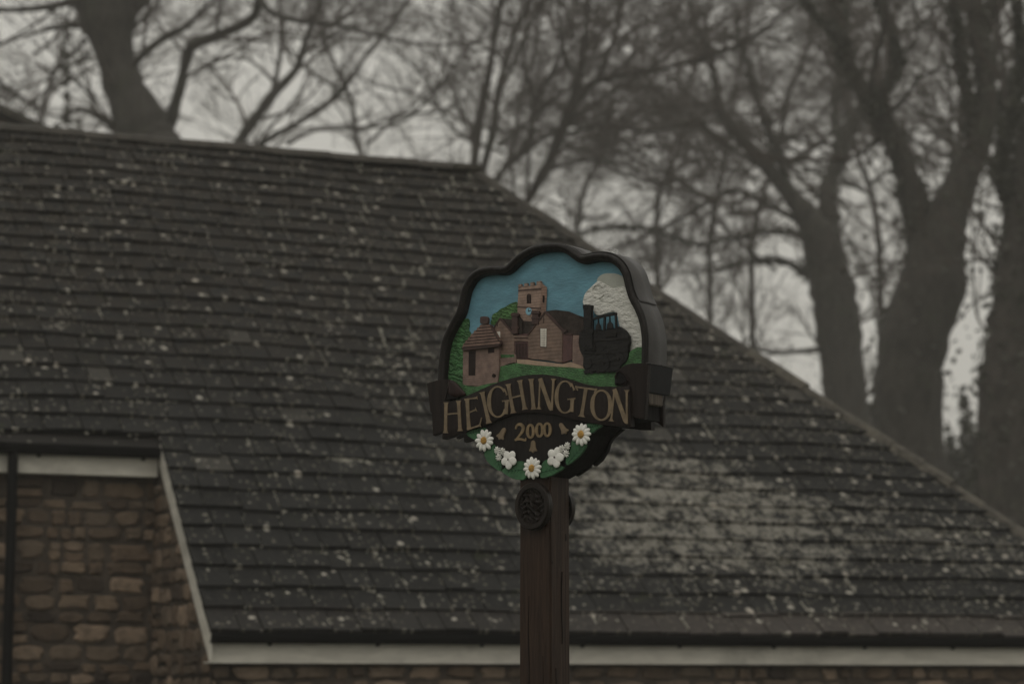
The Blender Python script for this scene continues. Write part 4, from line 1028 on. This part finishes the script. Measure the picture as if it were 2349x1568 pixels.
class Tree:
    def __init__(s, name, D, label, group, mats=('bark', 'twig')):
        s.D = D * ZT; s.limbs = []; s.name = name; s.label = label; s.group = group; s.mats = mats; s.ivy = []
    def limb(s, pts, root=False, dy=0.0, dy1=None):
        """pts: (px, py, width px); dy..dy1 depth offset start..end"""
        P = np.array(pts, float); q = crom(P, 4); n = len(q); dy1 = dy if dy1 is None else dy1; dy, dy1 = dy * ZT, dy1 * ZT
        Y = s.D + np.linspace(dy, dy1, n); W = np.array([atY(a[0], a[1], y) for a, y in zip(q, Y)]); R = q[:, 2] / 2 / F * Y
        if root:
            b = W[0].copy(); k_ = 5
            dirx = (W[1] - W[3]) * .0
            ext = [np.array([b[0] + .05 * i, b[1], b[2] * (1 - (i + 1) / k_) - (.1 if i == k_ - 1 else 0)]) for i in range(k_)][::-1]
            er = [R[0] * (1 + .45 * ((i + 1) / k_) ** 3) for i in range(k_)][::-1]
            W = np.vstack([ext, W]); R = np.r_[er, R]
        R = R * (1 + .06 * rng.normal(size=len(R)))
        s.limbs.append((W, np.abs(R)))
    def finish(s, dens=1.0, lv=(2.6, 1.3, .55), ang=(25, 60), up=.15, leaves=0, cap=9000, per=(1.5, 2.6, 4.5)):
        lv = [x * ZT for x in lv]; per = [x / ZT for x in per]; b = s.limbs[0][0][0]; root = empty(s.name, (float(b[0]), float(b[1]), 0.0)); tag(root, s.label, 'tree', s.group)
        Vs, Qs, off = [], [], 0
        for W, R in s.limbs:
            v, q = tubes(W[None], R[None], 12 if R.max() > .12 else 8, np.array([[[0, 1., .02]]])); Vs.append(v); Qs.append(q + off); off += len(v)
        mesh_np('trunk', np.vstack(Vs), np.vstack(Qs), M[s.mats[0]], root)
        N = 14; LP, LR = [], []
        for W, R in s.limbs:
            d = np.r_[0, np.cumsum(np.linalg.norm(np.diff(W, axis=0), axis=1))]; q = np.linspace(0, d[-1], N)
            if W[0][2] < 1: q = np.linspace(np.interp(6.0, W[:, 2], d) if W[-1][2] > 6 else 0, d[-1], N)
            LP.append(np.stack([np.interp(q, d, W[:, k_]) for k_ in range(3)], 1)); LR.append(np.interp(q, d, R))
        LP, LR = np.array(LP), np.array(LR)
        # branches continuing from each limb's tip
        tip = np.stack([LP[:, -1], LP[:, -1]], 1); td = LP[:, -1] - LP[:, -3]; td /= np.linalg.norm(td, axis=1, keepdims=True); tip[:, 1] += td * .05
        TP, TR = children(np.repeat(tip, 3, 0), np.repeat(np.stack([LR[:, -1]] * 2, 1), 3, 0), 1, 1.5 * ZT, 3.2 * ZT, 5, 35, .85, N=7, up=up)
        C1, R1 = children(LP, LR, per[0] * dens, lv[0] * .45, lv[0], ang[0], ang[1], .42, N=7, up=up)
        C1 = np.vstack([TP, C1]); R1 = np.vstack([TR, R1])
        C2, R2 = children(C1, R1, per[1] * dens, lv[1] * .4, lv[1], 22, 55, .55, N=6, up=up * .7, maxn=cap)
        C3, R3 = children(C2, R2, per[2] * dens, lv[2] * .4, lv[2], 20, 55, .6, N=4, up=up * .5, maxn=int(cap * 1.6))
        R1 = np.maximum(R1, .0085 * ZT); R2 = np.maximum(R2, .0056 * ZT); R3 = np.maximum(R3, .0040 * ZT)
        Vs, Qs, off = [], [], 0
        for P_, R_, k_ in ((C1, R1, 5), (C2, R2, 4), (C3, R3, 3)):
            v, q = tubes(P_, R_, k_); Vs.append(v); Qs.append(q + off); off += len(v)
        mesh_np('crown', np.vstack(Vs), np.vstack(Qs), M[s.mats[1]], root)
        if leaves:     # ivy and a few dead leaves clinging to trunk and twigs
            pts = []
            for W, R in s.ivy_src():
                n = leaves // max(1, len(s.ivy_src())); x = rng.random(n) * (len(W) - 1); i0 = x.astype(int); i0 = np.minimum(i0, len(W) - 2); fr = (x - i0)[:, None]
                c = W[i0] * (1 - fr) + W[i0 + 1] * fr; r_ = (R[i0] * (1 - fr[:, 0]) + R[i0 + 1] * fr[:, 0])
                lump = 1.0 + .35 * np.sin(c[:, 2] * 4.1) + .3 * np.sin(c[:, 2] * 9.7 + 1)
                dr = rng.normal(size=(n, 3)); dr /= np.linalg.norm(dr, axis=1, keepdims=True)
                pts.append(c + dr * (r_ * (1.0 + .34 * rng.random(n) * lump) + .10 * rng.random(n) * lump)[:, None])
            s2 = C2[rng.choice(len(C2), min(len(C2), leaves // 9))][:, -1]; pts.append(s2)
            c = np.vstack(pts); n = len(c); a = rng.normal(size=(n, 3)); a /= np.linalg.norm(a, axis=1, keepdims=True); b_ = np.cross(a, rng.normal(size=(n, 3))); b_ /= np.linalg.norm(b_, axis=1, keepdims=True)
            sz = rng.uniform(.05, .13, (n, 1)); V_ = np.stack([c - a * sz, c + b_ * sz * .7, c + a * sz, c - b_ * sz * .7], 1).reshape(-1, 3)
            Q = np.arange(4 * n).reshape(-1, 4); o = mesh_np('ivy', V_, Q, M['ivy'], root, False)
        return root
    def ivy_src(s): return [(W, R) for W, R in s.limbs if R.max() > .13]

GR = 'bare winter trees behind the house'
t1 = Tree('bare_tree', 35, 'bare tree with the thickest leaning trunk, at the top left above the ridge', GR)
t1.limb([(352, 335, 140), (342, 315, 124), (312, 258, 110), (280, 188, 92), (258, 100, 104), (243, 20, 138), (236, -30, 130), (228, -110, 90), (215, -190, 60), (230, -260, 30)], root=True)
t1.limb([(225, 10, 34), (173, 4, 22), (90, 19, 15), (0, 23, 12), (-90, 10, 7)], dy=0, dy1=-1)
t1.limb([(215, 62, 18), (172, 60, 13), (108, 68, 10), (40, 88, 8), (-10, 108, 6), (-80, 150, 4)], dy=.1, dy1=-.8)
t1.limb([(196, 92, 12), (150, 140, 7), (110, 180, 6), (60, 200, 5), (-20, 205, 4)], dy=0, dy1=1)
t1.limb([(205, 120, 10), (165, 150, 7), (80, 230, 5), (30, 262, 4)], dy=0, dy1=-.6)
t1.limb([(300, 160, 22), (325, 128, 18), (378, 86, 20), (428, 60, 13), (465, 22, 9), (510, -15, 7), (560, -90, 5)], dy=0, dy1=-1)
t1.limb([(388, 285, 34), (403, 235, 28), (414, 198, 26), (430, 126, 26), (446, 102, 26), (486, 86, 24), (540, 64, 24), (580, 40, 22), (592, 10, 22), (594, -50, 22), (606, -120, 16), (630, -200, 8)], dy=.4, dy1=-.6)
t1.limb([(594, -30, 20), (604, 10, 16), (630, 32, 14), (684, 47, 14), (774, 58, 12), (850, 78, 9), (930, 96, 8), (1010, 104, 7), (1085, 96, 5), (1150, 80, 3)], dy=-.5, dy1=-2)
t1.limb([(325, 345, 30), (230, 268, 9), (205, 215, 9), (160, 175, 7), (120, 120, 4)], dy=.3, dy1=1)
t1.limb([(340, 300, 26), (250, 285, 14), (190, 250, 12), (140, 268, 8), (90, 255, 5)], dy=0, dy1=.8)
t1.limb([(250, 50, 60), (330, -10, 40), (400, -90, 28), (450, -180, 14)], dy=0, dy1=1)
t1.limb([(240, 40, 60), (150, -40, 40), (90, -130, 24), (50, -200, 12)], dy=0, dy1=1)
t1.finish(1.2, ang=(25, 70), up=.10)

t2 = Tree('bare_tree', 40, 'slender forked bare tree just right of the thick leaning trunk', GR)
t2.limb([(545, 345, 30), (553, 317, 26), (590, 266, 26), (628, 214, 24), (677, 162, 18), (697, 108, 15), (722, 36, 13), (745, -20, 11), (770, -120, 7), (790, -250, 4)], root=True)
t2.limb([(624, 222, 16), (640, 144, 11), (648, 54, 9), (636, -20, 8), (630, -120, 5)], dy=0, dy1=1)
t2.limb([(575, 345, 18), (640, 305, 14), (684, 281, 14), (756, 234, 14), (806, 178, 12), (846, 119, 9), (900, 55, 7), (935, 0, 5), (980, -70, 4)], dy=0, dy1=-1)
t2.limb([(690, 130, 9), (740, 96, 7), (810, 60, 5), (870, 10, 4)], dy=0, dy1=1)
t2.limb([(660, 330, 10), (720, 300, 8), (800, 295, 7), (918, 281, 7), (990, 216, 7), (1062, 126, 6), (1122, 55, 5), (1160, -20, 4)], dy=2, dy1=0)
t2.limb([(640, 200, 10), (590, 150, 7), (540, 130, 6), (480, 150, 4)], dy=0, dy1=1)
t2.finish(1.5, ang=(20, 60))

t3 = Tree('bare_tree', 37, 'bare tree with many slim stems fanning up from behind the end of the ridge', GR, ('bark2', 'twig'))
t3.limb([(1085, 440, 26), (1088, 378, 22), (1098, 280, 22), (1118, 185, 18), (1134, 90, 14), (1148, 0, 12), (1156, -80, 8), (1150, -180, 5)], root=True)
t3.limb([(1098, 440, 20), (1110, 380, 18), (1130, 306, 18), (1146, 198, 16), (1170, 108, 13), (1192, 54, 12), (1219, -10, 10), (1240, -120, 6)], dy=.3, dy1=-.5)
t3.limb([(1150, 200, 14), (1172, 158, 11), (1197, 98, 10), (1228, 36, 9), (1256, -30, 7), (1300, -130, 4)], dy=-.2, dy1=1)
t3.limb([(1120, 440, 16), (1142, 405, 14), (1192, 350, 16), (1218, 306, 16), (1224, 240, 12), (1250, 190, 10), (1280, 144, 8), (1302, 60, 6), (1330, -40, 4)], dy=.2, dy1=.8)
t3.limb([(1170, 520, 26), (1208, 464, 22), (1240, 408, 22), (1272, 344, 25), (1296, 280, 26), (1318, 223, 22), (1332, 162, 16), (1343, 90, 12), (1347, 0, 10), (1350, -120, 6)], root=True, dy=1, dy1=0)
t3.limb([(1312, 238, 20), (1345, 200, 18), (1374, 178, 18), (1388, 140, 14), (1415, 72, 12), (1424, -10, 10), (1440, -120, 6)], dy=.6, dy1=1.6)
t3.limb([(1370, 186, 14), (1458, 166, 12), (1530, 155, 12), (1602, 133, 12), (1692, 104, 10), (1760, 60, 8), (1820, 10, 6), (1880, -60, 4)], dy=.9, dy1=-1)
t3.limb([(1296, 282, 14), (1340, 255, 12), (1386, 223, 10), (1458, 175, 9), (1530, 130, 8), (1600, 82, 6), (1690, 30, 4)], dy=.5, dy1=1.5)
t3.limb([(1142, 334, 12), (1206, 284, 9), (1260, 240, 8), (1300, 205, 6)], dy=.2, dy1=.8)
t3.limb([(1208, 452, 9), (1212, 400, 8), (1214, 345, 8), (1222, 300, 6)], dy=.8, dy1=.6)
t3.limb([(1255, 388, 12), (1320, 372, 10), (1386, 367, 8), (1458, 388, 8), (1530, 428, 7), (1602, 446, 5)], dy=.8, dy1=0)
t3.limb([(1185, 365, 16), (1225, 330, 12), (1270, 300, 10), (1290, 292, 10)], dy=.3, dy1=.8)
t3.limb([(1225, 240, 10), (1214, 180, 8), (1200, 130, 7), (1212, 60, 5)], dy=.5, dy1=1)
t3.limb([(1330, 175, 10), (1300, 140, 8), (1288, 90, 7), (1280, 10, 5)], dy=0, dy1=-1)
t3.limb([(1285, 310, 10), (1380, 290, 8), (1480, 300, 7), (1560, 290, 5)], dy=.8, dy1=0)
t3.limb([(1390, 190, 9), (1450, 130, 8), (1520, 80, 7), (1600, 40, 6), (1700, -20, 4)], dy=1, dy1=2)
t3.finish(1.6, lv=(2.2, 1.15, .5), ang=(15, 45), up=.12, cap=10000)

t4 = Tree('bare_tree', 43, 'pale hazy bare tree whose trunk splits into two forks right of the sign', GR)
t4.limb([(1950, 1020, 110), (1938, 900, 102), (1928, 800, 100), (1915, 690, 104), (1895, 600, 98), (1872, 530, 80), (1830, 468, 48), (1778, 404, 38), (1730, 352, 34), (1683, 294, 28), (1652, 250, 24), (1641, 189, 18), (1629, 134, 13), (1600, 60, 9), (1570, -40, 5)], root=True)
t4.limb([(1905, 580, 70), (1902, 520, 54), (1900, 450, 44), (1904, 410, 36), (1927, 362, 34), (1948, 294, 28), (1975, 258, 26), (2000, 200, 16), (2010, 120, 10)], dy=.1, dy1=1)
t4.limb([(1928, 365, 20), (1920, 310, 16), (1914, 260, 14), (1919, 210, 14), (1928, 160, 12), (1940, 90, 8), (1950, 0, 6)], dy=.3, dy1=1.4)
t4.limb([(1818, 458, 18), (1805, 420, 17), (1788, 357, 18), (1758, 280, 16), (1730, 210, 12), (1724, 170, 9), (1700, 110, 6), (1690, 30, 4)], dy=.1, dy1=-1)
t4.limb([(1726, 372, 12), (1690, 348, 10), (1650, 315, 9), (1590, 268, 7), (1530, 240, 5), (1460, 250, 3)], dy=.1, dy1=-2)
t4.limb([(1900, 799, 14), (1830, 806, 12), (1763, 807, 9), (1700, 790, 6), (1650, 770, 4)], dy=0, dy1=-1)
t4.limb([(1880, 560, 20), (1800, 530, 12), (1700, 540, 10), (1600, 560, 8), (1500, 530, 7), (1404, 520, 7), (1325, 540, 6), (1270, 575, 4)], dy=0, dy1=-2)
t4.limb([(1860, 520, 16), (1780, 480, 12), (1692, 434, 12), (1640, 455, 11), (1560, 500, 10), (1480, 540, 8), (1400, 575, 6)], dy=0, dy1=1.5)
t4.limb([(1780, 620, 9), (1700, 560, 8), (1640, 500, 7), (1560, 450, 6), (1470, 430, 4)], dy=2, dy1=0)
t4.limb([(1905, 700, 20), (1860, 640, 12), (1800, 600, 9), (1720, 600, 7), (1640, 620, 5)], dy=0, dy1=1)
t4.limb([(1640, 250, 10), (1590, 280, 8), (1530, 290, 6), (1450, 320, 4)], dy=0, dy1=-1)
t4.finish(1.65, ang=(25, 72), up=.03, leaves=3600, cap=11000, per=(1.6, 2.7, 4.6))

t5 = Tree('bare_tree', 33, 'dark ivy clad bare tree with a broad trunk forking high at the right', GR, ('bark', 'twig'))
t5.limb([(2100, 1240, 155), (2095, 1060, 152), (2085, 900, 152), (2096, 780, 156), (2140, 650, 150), (2150, 570, 130), (2175, 490, 96), (2215, 400, 72), (2248, 320, 56), (2262, 210, 48), (2252, 126, 48), (2236, 30, 46), (2220, -60, 36), (2230, -190, 16)], root=True)
t5.limb([(2130, 640, 100), (2112, 560, 76), (2102, 490, 62), (2084, 420, 56), (2060, 340, 50), (2022, 275, 48), (1995, 232, 42), (1944, 147, 34), (1926, 90, 28), (1900, 60, 16), (1862, 28, 12), (1830, -30, 9), (1800, -120, 5)], dy=.2, dy1=-.6)
t5.limb([(1930, 110, 24), (1924, 60, 18), (1922, 0, 14), (1915, -100, 8)], dy=-.4, dy1=.5)
t5.limb([(2002, 252, 32), (2025, 215, 22), (2044, 185, 20), (2060, 130, 14), (2048, 90, 11), (2030, 34, 13), (2008, -20, 9), (1990, -120, 5)], dy=-.3, dy1=.8)
t5.limb([(2008, 240, 20), (2000, 190, 13), (2008, 140, 12), (2022, 90, 12), (2032, 40, 11), (2042, -30, 8)], dy=-.2, dy1=-1)
t5.limb([(2022, 310, 14), (1990, 340, 11), (1948, 364, 10)], dy=0, dy1=-.2)
t5.limb([(2055, 130, 12), (2100, 95, 9), (2102, 50, 8), (2095, 0, 8), (2080, -80, 5)], dy=.5, dy1=1)
t5.limb([(2100, 70, 8), (2140, 30, 7), (2170, -30, 6)], dy=1, dy1=2)
t5.limb([(2190, 460, 20), (2186, 380, 10), (2182, 300, 8), (2180, 230, 6), (2170, 150, 5)], dy=.2, dy1=1)
t5.limb([(2250, 330, 40), (2290, 240, 26), (2330, 180, 18), (2370, 90, 12), (2400, 0, 8)], dy=0, dy1=1)
t5.limb([(2232, 350, 20), (2222, 240, 18), (2205, 150, 16), (2195, 60, 16), (2180, -30, 10)], dy=.1, dy1=-.6)
t5.limb([(2240, 60, 30), (2290, 0, 22), (2330, -80, 12)], dy=0, dy1=.6)
t5.limb([(2030, 270, 16), (2075, 225, 10), (2110, 180, 8), (2170, 150, 6), (2200, 155, 5)], dy=0, dy1=1)
t5.finish(1.25, lv=(2.0, 1.0, .5), ang=(25, 65), leaves=9000, cap=11000)

t6 = Tree('bare_tree', 30, 'dark tree trunk cut off by the right edge, beside the broad ivy clad tree', GR, ('bark2', 'twig'))
t6.limb([(2300, 1330, 150), (2302, 1150, 140), (2308, 1000, 134), (2312, 860, 128), (2322, 740, 116), (2334, 600, 92), (2340, 480, 76), (2352, 380, 66), (2370, 260, 50), (2380, 120, 36), (2385, -60, 22), (2400, -190, 10)], root=True)
t6.limb([(2310, 760, 20), (2268, 760, 9), (2240, 720, 6), (2234, 640, 5), (2232, 560, 5), (2228, 480, 3)], dy=0, dy1=.5)
t6.limb([(2290, 600, 12), (2240, 596, 7), (2190, 600, 5)], dy=0, dy1=.3)
t6.limb([(2330, 480, 26), (2296, 410, 20), (2300, 330, 18), (2330, 240, 14), (2344, 120, 10), (2330, 0, 7)], dy=0, dy1=-.8)
t6.limb([(2345, 420, 20), (2400, 350, 14), (2450, 260, 10)], dy=0, dy1=.5)
t6.limb([(2345, 330, 16), (2310, 250, 12), (2300, 140, 12), (2290, 60, 10), (2300, -40, 6)], dy=0, dy1=1)
t6.finish(1.2, lv=(1.8, .9, .45), leaves=6000, cap=7000)

# farther trees, thinner and paler in the fog
far = [(90, 50, 'far hazy tree fading into the fog behind the leaning trunk at the top left', 9), (820, 54, 'far hazy tree fading into the fog above the middle of the ridge', 7),
       (1560, 56, 'far hazy tree fading into the fog between the fanning stems and the forked trunk', 8), (1790, 51, 'far hazy tree fading into the fog directly behind the pale forked trunk', 9), (2200, 53, 'far hazy tree fading into the fog behind the broad ivy clad trunk', 8),
       (1180, 52, 'far hazy tree fading into the fog behind the fanning slim stems', 9), (1390, 60, 'farthest hazy tree, low twigs just above the sloping roof edge left of the sign top', 9),
       (1960, 55, 'added far tree that dims the sky in the gap between the two big forked trees', 11), (1670, 58, 'added far tree that dims the sky over the sloping roof edge right of the sign', 11), (2330, 50, 'added far tree that dims the sky behind the trunk cut off by the right edge', 9)]  # trees on this line are added to dim the sky towards the right
for px, D, lab, nb in far:
    t_ = Tree('distant_tree', D, lab, 'hazy trees farther off in the fog')
    bx_ = px; dr = random.choice((-1, 1)) * random.uniform(30, 80)
    pts = [(bx_ - dr, 560, 15), (bx_ - dr * .8 + random.uniform(-15, 15), 450, 13), (bx_, 330, 12), (bx_ + dr * .2, 230, 11), (bx_ + dr * .9, 120, 9), (bx_ + dr * 1.2, 20, 7), (bx_ + dr * 2, -80, 4)]
    t_.limb(pts, root=True)
    for k_ in range(nb):
        y = random.uniform(60, 500); x = bx_ + random.uniform(-30, 30); sg = 1 if k_ % 2 else -1; L_ = random.uniform(180, 420); rise = random.uniform(.1, 1.0)
        q = [(x, y, 10)]
        for j in range(1, 5): q.append((x + sg * L_ * j / 4 + random.gauss(0, 10), y - L_ * rise * (j / 4) ** 1.2 + random.gauss(0, 12), 10 - 2.0 * j))
        t_.limb(q, dy=0, dy1=random.uniform(-2, 2))
    t_.finish(1.3, lv=(3.0, 1.6, .7), ang=(20, 60), up=.07, cap=7500)

def bush(px0, px1, D, top_px, label, n=7000):
    a_ = atY(px0, 1000, D); b_ = atY(px1, 1000, D); zt_ = atY(0, top_px, D)[2]; cx = (a_[0] + b_[0]) / 2; hw_ = (b_[0] - a_[0]) / 2
    r_ = empty('evergreen_bush', (float(cx), float(D), 0.0)); tag(r_, label, 'bush', 'tall evergreen bushes behind the house')
    u = rng.normal(size=(n, 3)); u /= np.linalg.norm(u, axis=1, keepdims=True); rr = rng.random((n, 1)) ** .25
    lump = 1 + .18 * np.sin(u[:, :1] * 7 + D) * np.cos(u[:, 2:] * 9) + .12 * np.sin(u[:, 2:] * 17 + u[:, :1] * 11)
    c = u * rr * lump * np.array([hw_, hw_ * .6, zt_ * .55]) + np.array([cx, D, zt_ * .45]); c = c[c[:, 2] > .1]; n = len(c)
    a = rng.normal(size=(n, 3)); a /= np.linalg.norm(a, axis=1, keepdims=True); b = np.cross(a, rng.normal(size=(n, 3))); b /= np.linalg.norm(b, axis=1, keepdims=True)
    sz = rng.uniform(.12, .28, (n, 1)); V_ = np.stack([c - a * sz, c + b * sz * .6, c + a * sz, c - b * sz * .6], 1).reshape(-1, 3)
    mesh_np('foliage', V_, np.arange(4 * n).reshape(-1, 4), M['ivy'], r_, False)
    W = np.array([[cx, D, 0], [cx + .1, D, zt_ * .25], [cx - .1, D, zt_ * .5], [cx, D, zt_ * .8]]); v, q = tubes(W[None], np.array([[.16, .13, .09, .04]]), 8, np.array([[[0, 1., .02]]])); mesh_np('stem', v, q, M['bark'], r_)
bush(1930, 2130, 92, 850, 'tall dark evergreen bush between the two biggest trunks, just above the hip')
bush(2140, 2330, 88, 965, 'tall dark evergreen bush at the right edge between the last two trunks')
bush(95, 190, 88, 236, 'tall dark evergreen bush left of the leaning trunk at the ridge', 5000)
# neighbouring house roof glimpsed at the left edge
nb_ = atY(-150, 170, 46.0); nh = empty('neighbour_house', (float(nb_[0]), float(nb_[1]), 0.0)); tag(nh, 'hazy neighbouring house whose dark roof slopes down at the far left edge', 'house')
zr2 = nb_[2]; e2 = atY(150, 312, 46.0); hw = abs(e2[0] - nb_[0]); ze = e2[2]
mb = MB(); x0 = nb_[0]; y0 = nb_[1]
mb.prism([(x0 - hw + .3, y0, 0), (x0 + hw - .3, y0, 0), (x0 + hw - .3, y0, ze - .1), (x0, y0, zr2 - .25), (x0 - hw + .3, y0, ze - .1)], (0, 9, 0)); mb.build('wall', M['mortar'], nh)
for sg in (-1, 1):
    mb = MB(); mb.prism([(x0, y0 - .25, zr2), (x0 + sg * hw, y0 - .25, ze), (x0 + sg * hw, y0 - .25, ze - .14), (x0, y0 - .25, zr2 - .16)], (0, 9.5, 0)); mb.uv = [(0, 0)] * len(mb.v); mb.build('roof', M['ridge'], nh)

# ------------------------------------------------------------------ fog
hb = MB(); hb.box(D3([0, 0, 22.0]), D3([G + 4., 0, 0]), D3([0, G + 4., 0]), D3([0, 0, 23.2]))
hz = bpy.data.materials.new('fog'); hz.use_nodes = True; ht = hz.node_tree; ht.nodes.clear()
ho = ht.nodes.new('ShaderNodeOutputMaterial'); pv = ht.nodes.new('ShaderNodeVolumePrincipled')
pv.inputs['Color'].default_value = (0.92, 0.90, 0.86, 1); pv.inputs['Density'].default_value = 0.0013; pv.inputs['Anisotropy'].default_value = 0.0
ht.links.new(pv.outputs[0], ho.inputs['Volume'])
haze = hb.build('haze', hz, None); tag(haze, kind='stuff')
zs = max((o.matrix_world @ Vector(c))[2] for o in bpy.data.objects if o.type == 'MESH' and o is not haze for c in o.bound_box)
print('HIGHEST', zs, 'sign eye z', SP[2])
